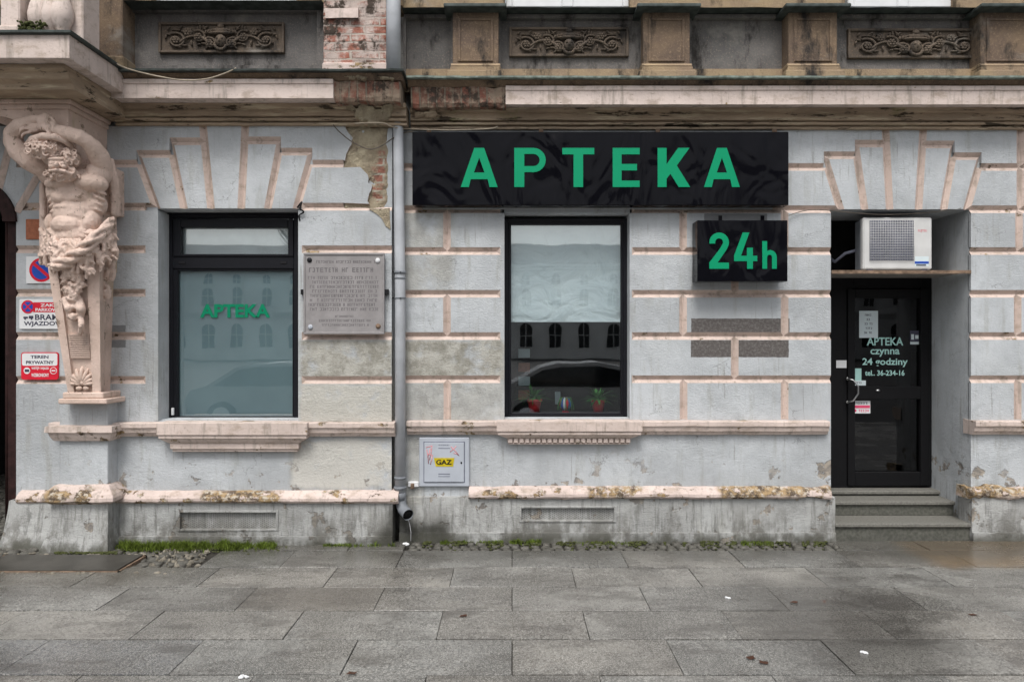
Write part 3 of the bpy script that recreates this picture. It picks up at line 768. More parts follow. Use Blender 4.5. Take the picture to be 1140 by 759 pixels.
lg = MB(); lg.extr(prof_ledge(0, lzB + .012, lzT + .012), X(522, -.05), X(925, -.06), .03, .005, seed=4, brk=brk2); lg.build('plinth_ledge', 'ledge', bld)
lg = MB(); lg.extr(prof_ledge(0, lzB + .012, lzT + .012), X(1077, -.05), XR, .025, .006, seed=9, brk=lambda x: .026 if x < 4.7 else .008); ptag(lg.build('plinth_ledge', 'ledge', bld), 'badly broken ledge beside the doorway')
bd = MB(); bd.extr(prof_band(YL, zb0, zb1), X(54, -.2), X(439, -.2), .05, .003, seed=2); bd.build('sill_band', 'band', bld)
bd = MB(); bd.extr(prof_band(0, zb0, zb1), X(453, -.05), X(923, -.06), .05, .003, seed=3); bd.build('sill_band', 'band', bld)
bd = MB(); bd.extr(prof_band(0, zb0, zb1), X(1084, -.05), XR, .05, .003, seed=5); bd.build('sill_band', 'band', bld)
# aprons under the windows
def apron(px0, px1, bx0, bx1, ytop, ybot, Y, dent):
    mb = MB(); Yf = Y - .115
    a, b = X(px0, Yf), X(px1, Yf); z1, z0 = Z(ytop, Yf), Z(ybot, Yf); c, d = X(bx0, Yf + .06), X(bx1, Yf + .06)
    h = z1 - z0
    mb.box(a - .01, b + .01, Yf - .012, Y + .05, z1 + .028, zb1 + .006, 0, .005)
    mb.box(a, b, Yf, Y + .05, z1 - .002, z1 + .0275, 0, .004)
    # tapered cove
    lv = [(0, Yf + .008), (.12, Yf + .016), (.28, Yf + .03), (.4, Yf + .045)]
    for i in range(len(lv) - 1):
        (t0, y0), (t1, y1) = lv[i], lv[i + 1]
        f = lambda t: (a + (c - a) * t / .4 * 1.0, b + (d - b) * t / .4)
        (l0, r0), (l1, r1) = f(t0), f(t1); Z0, Z1 = z1 - h * t0, z1 - h * t1
        mb.add([(l0, y0, Z0), (r0, y0, Z0), (r1, y1, Z1), (l1, y1, Z1)], [(0, 1, 2, 3)])
        mb.add([(l0, y0, Z0), (l1, y1, Z1), (l1, Y + .05, Z1), (l0, Y + .05, Z0)], [(0, 1, 2, 3)]); mb.add([(r0, y0, Z0), (r1, y1, Z1), (r1, Y + .05, Z1), (r0, Y + .05, Z0)], [(0, 1, 2, 3)])
    zc = z1 - h * .4
    if dent:
        mb.box(c, d, Yf + .065, Y + .05, z0 + h * .12, zc, 0)
        n = 22; w = (d - c) / n
        for i in range(n): mb.box(c + w * i + w * .14, c + w * i + w * .86, Yf + .038, Yf + .066, z0 + h * .18, zc - .002, 0, .002)
        mb.box(c + .01, d - .01, Yf + .055, Y + .05, z0, z0 + h * .12, 0, .003)
    else:
        mb.box(c, d, Yf + .045, Y + .05, z0 + h * .2, zc, 0, .004); mb.box(c + .015, d - .015, Yf + .06, Y + .05, z0, z0 + h * .2, 0, .004)
    mb.build('window_apron', 'band', bld)
apron(176, 341, 190, 333, 488, 504, YL, False)
apron(554, 714, 565, 702, 484, 495.5, 0, True)

# cornices ------------------------------------------------------------------------------
zfT, zfB = 3.945, 3.79
def cornice(Y, xa, xb, xpa, xpb, seed, fy):
    mo = MB()
    mo.extr([(Y + .1, TOPZ - .002), (Y - .035, TOPZ), (Y - .037, TOPZ + .018), (Y - .015, TOPZ + .021), (Y - .015, TOPZ + .030), (Y - .056, TOPZ + .033), (Y - .062, TOPZ + .052), (Y - .040, TOPZ + .056), (Y - .040, TOPZ + .064), (Y - .078, TOPZ + .068),
             (Y - .078, TOPZ + .125), (Y - .11, TOPZ + .13), (Y - .12, zfB + .012), (Y + .1, zfB + .012)], xa, xb, .03, .004, seed=seed)
    mo.build('cornice_moulding', 'ochre', bld)
    fa = MB(); fa.extr([(Y + .1, zfB + .014), (fy + .015, zfB + .014), (fy + .012, zfB), (fy, zfB), (fy - .002, zfT - .04), (fy - .012, zfT - .034), (fy - .012, zfT), (fy + .05, zfT), (Y + .1, zfT)], xpa, xpb, .06, .002, seed=seed)
    fa.build('cornice_fascia', 'fascia', bld)
    to = MB(); to.extr([(Y + .1, zfT + .001), (fy + .02, zfT + .001), (fy - .03, zfT + .045), (Y + .1, zfT + .045)], xa, xb, .06, .003, seed=seed + 3); to.build('cornice_soffit', 'attic_brown', bld)
    fl = MB(); fl.extr([(Y + .1, zfT + .047), (fy - .075, zfT + .047), (fy - .078, zfT + .062), (Y + .1, zfT + .075)], xa - .02, xb + .02, .05, .004, seed=seed + 5); return fl
fL, fR = YL - .28, -.24
fl = cornice(YL, X(118, -.3), X(448, fL), X(112, fL), X(371, fL), 11, fL); fl.build('cornice_flashing', 'flash', bld)
fl = cornice(0, X(454, fR), XR, X(563, fR), XR, 17, fR); fl.build('cornice_flashing', 'flashgreen', bld)
bk = MB()
bk.extr([(YL + .1, zfB - .01), (fL + .05, zfB - .01), (fL + .03, zfB + .02), (fL + .025, zfT - .03), (fL + .03, zfT), (YL + .1, zfT)], X(371, fL), X(445, fL), .02, .014, seed=3, freq=9)
bk.build('exposed_brickwork', 'soldier', bld)
bk = MB()
bk.extr([(.1, zfB - .01), (fR + .05, zfB - .01), (fR + .03, zfB + .02), (fR + .022, zfT - .03), (fR + .02, zfT), (.1, zfT)], X(457, fR), X(563, fR), .02, .014, seed=8, freq=9)
bk.build('exposed_brickwork', 'soldier', bld)

def crumble(x0, x1, z0, z1, yf, yb, seed, mat, amp=.03):
    mb = MB(); nx = int((x1 - x0) / .018); nz = max(4, int((z1 - z0) / .018)); vs = []
    for i in range(nx + 1):
        for j in range(nz + 1):
            x = x0 + (x1 - x0) * i / nx; t = j / nz; z = z0 + (z1 - z0) * t
            di = min(i, nx - i, j * 1.3 + 1, (nz - j) * 1.3 + 1) * .018; e = max(0, min(1, (di - .035 + mnoise.fractal(Vector((x * 7, seed + 4, z * 7)), 1, 2, 4) * .07) / .02))
            y = yb + .14 * (e <= 0) * 0 + (yf(t) - yb) * max(e, 0) + mnoise.fractal(Vector((x * 8, seed, z * 10)), .9, 2.1, 5) * amp * e
            vs.append((x + mnoise.noise(Vector((z * 30, seed, i))) * .01 * (i in (0, nx)), y, z))
    mb.add(vs, [(i * (nz + 1) + j, (i + 1) * (nz + 1) + j, (i + 1) * (nz + 1) + j + 1, i * (nz + 1) + j + 1) for i in range(nx) for j in range(nz)])
    return mb.build('crumbled_masonry', mat, bld)
crumble(X(384, -.25), X(441, -.25), TOPZ - .01, zfB + .02, lambda t: YL - .06 - .10 * t, YL + .02, 3, 'bare')
crumble(X(455, -.1), X(500, -.1), TOPZ + .04, zfB + .01, lambda t: -.085 - .07 * t, .02, 6, 'ochre', .02)
crumble(X(372, -.45), X(449, -.45), zfT - .01, zfT + .05, lambda t: YL - .29, YL, 8, 'bare', .02)

# attic zone ----------------------------------------------------------------------------
zA = zfT + .07
at = MB()
ZT = 4.0 + .55
def panelwall(mb, xa, xb, pa, pb, z0, z1, pz0, pz1, Y, m=0):   # wall with a recessed panel field
    mb.box(xa, pa, Y, Y + .3, z0, z1, m); mb.box(pb, xb, Y, Y + .3, z0, z1, m)
    mb.box(pa, pb, Y, Y + .3, z0, pz0, m + 1); mb.box(pa, pb, Y, Y + .3, pz1, z1, m)
    mb.box(pa, pb, Y + .05, Y + .3, pz0, pz1, m)
bays = [(449, 504, 0), (555, 716, 1), (768, 878, 0), (932, 1095, 1), (1140, 1330, 0)]
zpl = Z(75)
for a, b, w in bays:
    panelwall(at, X(a) - .01 if a != 449 else X(a), X(b) + .01, X(a) + .02, X(b) - .02, zA - .02, Z(15), Z(76), Z(19), .02)
at.build('attic_wall', ['attic', 'attic_ochre'], bld)
al = MB(); panelwall(al, X(104, YL), X(362, YL), X(136, YL), X(352, YL), zA - .02, Z(8, YL), Z(72, YL), Z(12, YL), YL + .02); al.build('attic_wall', ['attic', 'attic'], bld)
for (a, b, Y) in ((504, 555, 0), (716, 768, 0), (878, 932, 0), (1092, 1150, 0)):
    mb = MB(); A, B = X(a, -.09), X(b, -.09)
    mb.box(A, B, -.09, .2, Z(72, -.09), Z(13, -.09), 0, .006)
    # sunk panel with frame
    zz0, zz1 = Z(66, -.1), Z(23, -.1); ia, ib = A + .07, B - .07
    for (p0, p1, r0, r1) in ((A + .045, ia, zz0 - .02, zz1 + .02), (ib, B - .045, zz0 - .02, zz1 + .02), (ia, ib, zz0 - .02, zz0), (ia, ib, zz1, zz1 + .02)): mb.box(p0, p1, -.102, -.09, r0, r1, 0, .004)
    mb.box(A - .02, B + .02, -.12, .2, Z(79, -.12), Z(74, -.12), 1, .006); mb.box(A - .045, B + .045, -.15, .2, zA - .005, Z(79.2, -.12), 1, .008)
    mb.extr([(.1, Z(74, -.1)), (-.115, Z(74, -.1)), (-.09, Z(70.5, -.1)), (.1, Z(70.5, -.1))], A - .014, B + .014, .3, 0, m=1)
    mb.extr([(.1, Z(13.5, -.1)), (-.1, Z(13.5, -.1)), (-.13, Z(11, -.1)), (.1, Z(11, -.1))], A - .02, B + .02, .3, 0, m=0)
    mb.box(A - .07, B + .07, -.21, .2, Z(11, -.15), Z(4, -.2), 2, .006)
    mb.build('pilaster', ['attic_brown', 'attic_ochre', 'flash'], bld)
# left attic pilaster and brick pier
mb = MB(); mb.box(X(104, -.3), X(133, -.3), -.26, .1, zA - .02, Z(-30, -.2), 0, .01); mb.box(X(100, -.3), X(137, -.3), -.3, .1, zA - .02, Z(62, -.3), 1, .01); mb.build('pilaster', ['attic_brown', 'attic_ochre'], bld)
mb = MB(); rough_box(mb, X(361, -.22), X(430, -.22), -.24, .1, zA - .01, Z(-30, -.2), .03, .02, 7); mb.box(X(358, -.28), X(431, -.28), -.27, .1, zA - .01, Z(69, -.28), 1, .01)
rough_box(mb, X(361, -.3), X(398, -.3), -.27, -.2, Z(21, -.26), Z(10, -.26), .03, .01, 3, 1)
ptag(mb.build('brick_pier', ['brick', 'ledge'], bld), 'pier with its plaster gone, bare red brick')
# upper ledge, window bottoms
ul = MB()
ul.extr([(.2, Z(14)), (-.05, Z(14)), (-.10, Z(8.5, -.1)), (.2, Z(7, -.1))], X(449), XR, .08, .004, m=0)
ul.extr([(.2, Z(15, YL)), (YL - .06, Z(9, YL)), (YL - .12, Z(2, YL - .1)), (.2, Z(1, YL))], X(120, YL), X(362, YL), .08, .004, m=0)
ul.build('upper_ledge', 'flash', bld)
up = MB()
for a, b in ((449, 562), (702, 943), (1068, 1330)): up.box(X(a), X(b), .04, .3, Z(7), 6.6, 0)
up.box(X(562), X(702), .04, .3, 6.3, 6.6, 0); up.box(X(943), X(1068), .04, .3, 6.3, 6.6, 0)
up.box(X(-80), X(171), -.05, .3, Z(2, YL), 6.6, 0); up.box(X(332), X(449), -.05, .3, Z(2, YL), 6.6, 0); up.box(X(171), X(332), -.05, .3, 6.3, 6.6, 0)
up.build('upper_wall', 'attic_ochre', bld)
for (a, b, y, yy) in ((563, 701, 8, .12), (944, 1067, 8, .12), (172, 331, 1.5, .05)):
    w = empty('window', (X((a + b) / 2), yy, Z(y, yy)), None, None); w.parent = bld
    w['label'] = 'white upper window cut by the top of the picture'
    mb = MB(); A, B, z = X(a, yy), X(b, yy), Z(y, yy); mid = (A + B) / 2
    for (p, q_) in ((A, A + .06), (mid - .05, mid + .05), (B - .06, B)): mb.box(p, q_, yy, yy + .07, z, 6.2, 0, .008)
    for (p, q_) in ((A + .06, mid - .05), (mid + .05, B - .06)): mb.box(p, q_, yy + .004, yy + .066, z, z + .075, 0, .008); mb.box(p, q_, yy + .004, yy + .066, 6.1, 6.2, 0)
    mb.build('frame', 'white', w)
    gl = MB(); gl.box(A + .05, B - .05, yy + .045, yy + .05, z + .07, 6.1, 0); gl.build('pane', 'glass', w)
    cu = MB(); cu.box(A + .02, B - .02, yy + .2, yy + .21, z + .0, 6.2, 0); cu.build('curtain', 'curtain', w)

# relief panels: scrolling acanthus with a bowl over a mask
def relief_mesh():
    mb = MB(); W, H = .53, .135
    def T(pts, r): mb.tube([(x, y, z) for x, y, z in pts], r, seg=7)
    for sg in (-1, 1):
        # main stem scroll
        pts = []
        for k in range(22):
            t = k / 21; x = .07 + t * .30; z = -.085 + .10 * math.sin(t * PI * .9); pts.append((sg * x, -.02 - .008 * math.sin(t * 9), z))
        T(pts, [.016 - .006 * k / 21 for k in range(22)])
        # spiral to rosette
        for (cx, cz, r0, turns, w) in ((.40, -.03, .085, 1.5, .012), (.20, .005, .07, 1.25, .011), (.10, -.055, .06, 1.3, .013), (.30, .045, .045, 1.2, .009)):
            pts = []
            for k in range(30):
                t = k / 29; a = PI * .3 + t * turns * 2 * PI; r = r0 * (1 - t * .8); pts.append((sg * (cx + r * math.cos(a)), -.018 - .01 * t, cz + r * math.sin(a) * .9))
            T(pts, [w * (1 - .4 * k / 29) for k in range(30)])
            for k in range(6):
                a = k * PI / 3; mb.ell((sg * (cx + .022 * math.cos(a)), -.03, cz + .022 * math.sin(a)), (.013, .012, .013), seg=7, rings=5)
            mb.ell((sg * cx, -.036, cz), .012, seg=7, rings=5)
        # leaves
        rr = random.Random(5)
        for k in range(26):
            x = rr.uniform(.06, .50); z = rr.uniform(-.10, .10); a = rr.uniform(0, PI)
            mb.ell((sg * x, -.012, z), (rr.uniform(.02, .038), .016, .009), Euler((0, sg * a, 0)).to_matrix(), seg=7, rings=5)
        for k in range(5):
            mb.ell((sg * (.03 + k * .026), -.025, .075 - k * .008), (.022, .018, .011), Euler((0, sg * (.5 + .2 * k), 0)).to_matrix(), seg=7, rings=5)
    # bowl
    mb.ell((0, -.03, .035), (.115, .03, .016)); mb.ell((0, -.026, .06), (.07, .022, .024)); mb.ell((0, -.03, .10), (.03, .02, .024))
    # mask
    mb.ell((0, -.025, -.035), (.05, .04, .06)); mb.ell((0, -.062, -.04), (.011, .014, .02)); mb.ell((-.02, -.058, -.022), (.012, .01, .006)); mb.ell((.02, -.058, -.022), (.012, .01, .006))
    for k in range(9): mb.ell((.045 * math.cos(PI + k * PI / 8), -.03, -.085 + .03 * math.sin(PI + k * PI / 8)), (.014, .018, .017), seg=7, rings=5)
    return mb
RELM = None
for (a, b, c, d, Y, lab) in ((567, 699.5, 31.5, 64, .06, 'carved scroll relief above the long black sign'), (943, 1092, 33, 66, .06, 'carved scroll relief above the doorway'), (177.5, 317, 26, 60, YL + .06, 'soot-blackened carved scroll relief above the frosted window')):
    cx, cz = (X(a, Y) + X(b, Y)) / 2, (Z(c, Y) + Z(d, Y)) / 2
    f = MB(); A, B, C_, D_ = X(a, Y), X(b, Y), Z(d, Y), Z(c, Y); t = .022
    for (p0, p1, r0, r1) in ((A, A + t, C_, D_), (B - t, B, C_, D_), (A + t, B - t, C_, C_ + t), (A + t, B - t, D_ - t, D_)): f.box(p0, p1, Y - .025, Y + .02, r0, r1, 0, .004)
    f.box(A + t, B - t, Y - .004, Y + .02, C_ + t, D_ - t, 0)
    fo = f.build('relief_panel', 'relief', bld); fo['label'] = lab
    if RELM is None:
        o = relief_mesh().build('carving', 'relief', fo); RELM = o.data
    else:
        o = bpy.data.objects.new('carving', RELM); col.objects.link(o); o.parent = fo
    o.location = (cx, Y - .002, cz); o.scale = ((B - A) / 1.12, 1, (D_ - C_) / .285)

# balcony -------------------------------------------------------------------------------
bal = empty('balcony', (X(40, -1.1), -.6, 3.8), None, None); bal.parent = bld
YB = -1.13; XB = X(77, YB)
mb = MB(); zt, zb_ = 4.01, 3.835
mb.box(XB - 3.4, XB, YB, -.35, zb_, zt, 0, .004)
mb.build('slab', 'fascia', bal)
mb = MB(); mb.box(XB - 3.4, XB + .03, YB - .03, -.3, zt + .001, zt + .022, 0, .003); mb.build('slab_flashing', 'flash', bal)
mb = MB()
mb.extr([(YB + .10, zb_ - .002), (YB + .10, zb_ - .035), (YB + .14, zb_ - .05), (YB + .16, zb_ - .09), (YB + .21, zb_ - .11), (YB + .23, zb_ - .15), (-.1, zb_ - .15), (-.1, zb_ - .002)], XB - 3.3, XB - .10, .06, .006, seed=2)
for (i, (dx, z0, z1)) in enumerate(((.10, -.035, -.002), (.15, -.09, -.036), (.22, -.15, -.091))):
    pass
mb.build('slab_moulding', 'ochre', bal)
# console: plain cheek, moulded front, concave left side
cs = MB(); YC = -.67; xr2 = X(76, YC); xl2 = X(8, YC)
topz = zb_ - .152; botz = Z(146, YC)
prof = []
for k in range(11):     # front elevation with concave lower left
    t = k / 10 * PI / 2; prof.append((xl2 - .16 + .30 * math.sin(t), topz - .12 - (topz - .12 - botz) * (1 - math.cos(t)) * 1.0))
poly = [(xr2, botz), (xr2 + .0, topz)] + [(xl2 - .3, topz), (xl2 - .3, topz - .08)] + prof
cs.prism(poly, YC, YL, 0)
cs.box(xl2 - .35, xr2 + .035, YC - .03, YL, topz - .035, topz - .001, 0, .006)
cs.box(xl2 - .32, xr2 + .018, YC - .015, YL, topz - .075, topz - .036, 0, .006)
cs.box(xr2 - .2, xr2 + .0, YC + .12, YL, botz - .28, botz, 0, .01)
cs.build('console', 'statue', bal)
# balusters and posts
ped = MB(); A, B = X(-2, -1.02), X(27, -1.02); ped.box(A, B, -1.06, -.8, zt + .02, zt + .10, 0, .01); ped.box(A + .02, B - .03, -1.03, -.84, zt + .10, zt + 1, 0, .01)
ped.box(XB - .2, XB - .02, -.93, -.7, zt + .02, zt + 1.0, 0, .01)
ptag(ped.build('balustrade_post', 'fascia', bal), 'faded pink balustrade post')
for px in (-30, -16, 42, 56, 69):
    b_ = MB(); b_.lathe((X(px, -.98), -.98 if px > 60 or px < 0 else -.96, zt + .02), [(.055, 0), (.055, .03), (.035, .04), (.032, .06), (.05, .09), (.075, .15), (.08, .2), (.065, .27), (.035, .36), (.03, .4), (.045, .42), (.03, .44), (.035, .5), (.07, .6), (.055, .7)])
    b_.build('baluster', 'fascia', bal)
ra = MB(); ra.box(XB - 3.3, XB, -1.08, -.84, zt + .98, zt + 1.1, 0, .01); ra.build('rail', 'fascia', bal)
mo = MB()
for k in range(260):
    x = X(R.uniform(26, 52), -1.02); y = R.uniform(-1.1, -.95); mo.ell((x, y, zt + .03 + R.random() ** 2 * .10), R.uniform(.006, .016), seg=5, rings=4)
tag(mo.build('moss_tuft', 'moss'), 'dark green moss growing along the balcony edge beneath the balusters', 'moss', kind='stuff')
# blocking behind the balcony so the sky does not show through
mb = MB(); mb.box(X(-90), X(104, YL), -.10, .3, TOPZ, 4.6, 0); mb.build('attic_wall', 'attic', bld)
# small pilaster carrying the statue --------------------------------------------------------
pp = MB(); YF = -.27
pp.box(X(66, YF), X(120, YF), YF, YL + .02, Z(543, YF), Z(446, YF), 0, .006)
pp.build('pier', 'plaster', bld)
pb = MB()
a, b = X(66, YF), X(120, YF)
vs = []
for z, e in ((-.02, .11), (.1, .075), (.25, .05), (.385, .04)): vs += [(a - e, YF - e, z), (b + e * .55, YF - e, z), (b + e * .55, YL, z), (a - e, YL, z)]
fs = []
for i in range(3):
    for j in range(3 + 1): k = (j + 1) % 4; fs.append((i * 4 + j, i * 4 + k, i * 4 + 4 + k, i * 4 + 4 + j))
fs.append((12, 13, 14, 15)); pb.add(vs, fs)
vs = []
xq = X(18, YL)
for z, e in ((-.02, .10), (.12, .06), (.3, .03), (.385, .02)): vs += [(xq - e * .6, YL - .05 - e, z), (a, YL - .05 - e, z), (a, YL, z), (xq - e * .6, YL, z)]
fs = [(i * 4 + j, i * 4 + (j + 1) % 4, i * 4 + 4 + (j + 1) % 4, i * 4 + 4 + j) for i in range(3) for j in range(4)] + [(12, 13, 14, 15)]
pb.add(vs, fs)
pb.build('pier_foot', 'plinth', bld)
pk = MB()
def wrap(mb, prof, a, b, Yf, Yw, wob=.003):   # moulding wrapped round the pier: front run + side returns, mitred
    vs = []; k = len(prof)
    for (e, z) in prof:
        vs += [(a - e, Yw, z), (a - e, Yf - e, z), (b + e, Yf - e, z), (b + e, Yw, z)]
    N = 14
    rows = []
    allv = []; 
    for (e, z) in prof:
        row = [(a - e, Yw, z), (a - e, Yf - e, z)]
        for i in range(1, N): row.append((a - e + (b - a + 2 * e) * i / N, Yf - e, z))
        row += [(b + e, Yf - e, z), (b + e, Yw, z)]
        row = [tuple(Vector(p) + mnoise.noise_vector(Vector(p) * 8) * wob) for p in row]
        rows.append(row); allv += row
    L = len(rows[0])
    f = [(i * L + j, i * L + j + 1, (i + 1) * L + j + 1, (i + 1) * L + j) for i in range(k - 1) for j in range(L - 1)]
    mb.add(allv, f)
z1, z0 = Z(541.5, YF - .05), Z(562, YF - .09)
wrap(pk, [(0, z1 + .01), (.03, z1), (.055, z1 - .03), (.085, z1 - .06), (.10, z1 - .09), (.10, z1 - .12), (.075, z1 - .135), (.04, z0 - .004), (0, z0 - .004)], a, b, YF, YL, .008)
pk.build('pier_ledge', 'ledge', bld)
pk = MB(); z1, z0 = Z(474.5, YF - .05), Z(491, YF - .05)
wrap(pk, [(0, z1 + .006), (.075, z1), (.08, z1 - .05), (.06, z1 - .055), (.05, z1 - .09), (.03, z0), (0, z0)], a, b, YF, YL)
pk.build('pier_band', 'band', bld)

# ------------------------------------------------------------------ windows
def frame_rects(mb, Y0, Y1, x0, x1, y0, y1, t, m=0, ref=None):   # four bars, px; t=(l,r,top,bottom)
    r = Y0 if ref is None else ref
    l, rr, tt, bb = t
    mb.pbox(x0, x0 + l, y0, y1, Y0, Y1, m, .004, r); mb.pbox(x1 - rr, x1, y0, y1, Y0, Y1, m, .004, r)
    mb.pbox(x0 + l, x1 - rr, y0, y0 + tt, Y0 + .001, Y1, m, .004, r); mb.pbox(x0 + l, x1 - rr, y1 - bb, y1, Y0 + .001, Y1, m, .004, r)
Yw = .08
w1 = empty('window', P(258, 472, Yw), None, None); w1.parent = bld; w1['label'] = 'frosted window with green lettering and a narrow top light'
mb = MB(); frame_rects(mb, Yw, Yw + .08, 185, 333, 237.5, 473, (7, 6, 5, 6))
mb.pbox(192, 327, 285.5, 299, Yw + .001, Yw + .08, 0, .004)
frame_rects(mb, Yw - .012, Yw + .05, 192.5, 326.5, 244, 285.4, (8.5, 6, 9, 2.5)); frame_rects(mb, Yw + .012, Yw + .06, 192, 327, 299, 467, (5.5, 1.5, 2.5, 3.5))
mb.pbox(199, 206, 291, 293.5, Yw - .006, Yw, 1, .001); mb.pbox(312, 319, 291, 293.5, Yw - .006, Yw, 1, .001)
mb.pbox(190.5, 193, 454, 462, Yw - .02, Yw, 2, .002)
mb.build('frame', ['anthracite', 'black', 'white'], w1)
Yp = Yw + .045
mb = MB(); mb.pbox(200, 322, 252, 284, Yp, Yp + .006); mb.pbox(196, 327, 300, 465, Yp, Yp + .006); mb.build('pane', 'glass', w1)
mb = MB(); mb.pbox(195, 328, 300, 466, Yp + .012, Yp + .015); mb.build('frosted_film', 'film', w1)
# top light curtain, soft folds
def curtain(x0, x1, y0, y1, Y, name, mat, par, amp=.006, f=40):
    mb = MB(); n = 60; vs = []
    for i in range(n + 1):
        x = X(x0, Y) + (X(x1, Y) - X(x0, Y)) * i / n
        for j in range(9):
            z = Z(y1, Y) + (Z(y0, Y) - Z(y1, Y)) * j / 8
            vs.append((x, Y + amp * mnoise.noise(Vector((x * f * .2, 0, z * 2))) * 2, z))
    fs = [(i * 9 + j, (i + 1) * 9 + j, (i + 1) * 9 + j + 1, i * 9 + j + 1) for i in range(n) for j in range(8)]
    mb.add(vs, fs, 0, True); return mb.build(name, mat, par)
curtain(195, 327, 246, 292, Yp + .05, 'curtain', 'curtain', w1, .01)
ptext('lettering', 'APTEKA', 222.7, 300.5, 338.5, 353.5, Yp - .0006, 'filmgreen', w1, .035, .0006)

Yw = .14
w2 = empty('window', P(630, 466, Yw), None, None); w2.parent = bld; w2['label'] = 'shop window with a white roller blind half down and plants on its sill'
mb = MB(); frame_rects(mb, Yw, Yw + .08, 561, 698.5, 243, 466, (5, 4.5, 4, 4)); frame_rects(mb, Yw + .014, Yw + .07, 566, 694, 247, 462, (3, 2.5, 3, 2.5))
mb.build('frame', 'anthracite', w2)
Yp = Yw + .045
mb = MB(); mb.pbox(568, 692, 249, 460, Yp, Yp + .006); mb.build('pane', 'glass', w2)
mb = MB(); n = 40; vs = []
Yb = Yp + .025
for i in range(n + 1):
    for j in range(n + 1):
        x = X(567, Yb) + (X(694, Yb) - X(567, Yb)) * i / n; z = Z(357, Yb) + (Z(246, Yb) - Z(357, Yb)) * j / n
        vs.append((x, Yb + .010 * mnoise.noise(Vector((x * 3 + z * 2, 5, z * 3 - x))), z))
mb.add(vs, [(i * (n + 1) + j, (i + 1) * (n + 1) + j, (i + 1) * (n + 1) + j + 1, i * (n + 1) + j + 1) for i in range(n) for j in range(n)], 0, True)
mb.pbox(567, 694, 356.8, 358.5, Yb - .004, Yb + .004, 0, .001)
mb.build('roller_blind', 'blind', w2)
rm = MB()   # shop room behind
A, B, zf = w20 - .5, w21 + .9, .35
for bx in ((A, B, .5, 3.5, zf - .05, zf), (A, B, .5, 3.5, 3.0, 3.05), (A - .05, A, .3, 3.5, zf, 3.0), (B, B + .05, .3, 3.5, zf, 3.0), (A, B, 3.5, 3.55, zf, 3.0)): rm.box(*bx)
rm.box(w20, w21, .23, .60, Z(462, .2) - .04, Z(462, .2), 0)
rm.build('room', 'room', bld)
shY = 1.6
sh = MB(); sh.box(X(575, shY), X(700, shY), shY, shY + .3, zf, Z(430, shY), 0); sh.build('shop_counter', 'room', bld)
for k in range(4):
    sh = MB(); z_ = Z(445, .8) + .14 * k; sh.box(X(577, .8), X(590, .8), .8, .95, z_, z_ + .09, 0, .004)
    o = sh.build('medicine_box', 'orange' if k % 2 == 0 else 'paper'); tag(o, ('orange box at the bottom of the shelf inside the shop window', 'white box second from the bottom inside the shop window', 'orange box third from the bottom inside the shop window', 'topmost white box at the left inside the shop window')[k], 'box', 'boxes stacked inside the shop window')
sh = MB(); sh.box(X(618, .9), X(624, .9), .9, .93, Z(450, .9), Z(436, .9), 0, .004); tag(sh.build('price_card', 'paper'), 'small upright white card between the plants inside the shop window', 'card')
# plants
def potted(px, py, Y, label, s=1.0, hue='leaf', seed=1):
    t = empty('potted_plant', P(px, py, Y), label, 'plant', 'potted plants on the shop window sill'); r = random.Random(seed)
    c = P(px, py, Y); mb = MB(); mb.lathe((c.x, c.y, c.z), [(.045 * s, 0), (.055 * s, .05 * s), (.065 * s, .10 * s), (.072 * s, .105 * s), (.072 * s, .125 * s), (.06 * s, .125 * s)]); mb.build('pot', 'pot', t)
    mb = MB()
    for k in range(130):
        a = r.uniform(0, 2 * PI); l = r.uniform(.10, .25) * s; el = r.uniform(.25, 1.3); w = .010 * s
        p0 = Vector((c.x, c.y, c.z + .12 * s)); pr = None
        d = Vector((math.cos(a) * math.cos(el), math.sin(a) * math.cos(el) * .7, math.sin(el))); sd = d.cross(Vector((0, 0, 1))).normalized()
        pts = []
        for j in range(5):
            tt = j / 4; pts.append(p0 + d * l * tt + Vector((0, 0, -.09 * s * tt * tt)))
        for j in range(4):
            wa, wb = w * math.sin(PI * (j + .3) / 4.6), w * math.sin(PI * (j + 1.3) / 4.6) if j < 3 else .001
            mb.add([pts[j] - sd * wa, pts[j] + sd * wa, pts[j + 1] + sd * wb, pts[j + 1] - sd * wb], [(0, 1, 2, 3)])
    mb.build('leaves', hue, t)
potted(595, 459, .33, 'leafy green plant in a red pot at the left end of the shop window sill', 1.0, seed=2)
potted(666, 459, .33, 'leafy green plant in a red pot at the right end of the shop window sill', .95, seed=5)
# painted ornament between the plants
t = empty('striped_ornament', P(629.5, 459, .30), 'round ornament in blue, white and red stripes between the two red pots', 'ornament')
mb = MB(); c = P(629.5, 459, .30)
for k in range(10):
    a = k * PI / 5; pts = []
    for j in range(9):
        ph = PI * j / 8; pts.append((c.x + .045 * math.sin(ph) * math.cos(a), c.y + .045 * math.sin(ph) * math.sin(a), c.z + .08 - .055 * math.cos(ph)))
    mb.tube(pts, [.004] + [.013] * 7 + [.004], k % 3, 6)
mb.build('globe', ['blue', 'white', 'red'], t)
mb = MB(); mb.lathe((c.x, c.y, c.z), [(.035, 0), (.03, .012), (.012, .02), (.012, .03)]); mb.build('foot', 'red', t)
mb = MB()
for k in range(22):
    a = R.uniform(0, 2 * PI); mb.tube([(c.x, c.y, c.z + .13), (c.x + .05 * math.cos(a), c.y + .04 * math.sin(a), c.z + .14), (c.x + .075 * math.cos(a), c.y + .05 * math.sin(a), c.z + .07), (c.x + .08 * math.cos(a), c.y + .055 * math.sin(a), c.z + .02)], .0025, 0, 4)
mb.build('streamers', 'leaf', t)

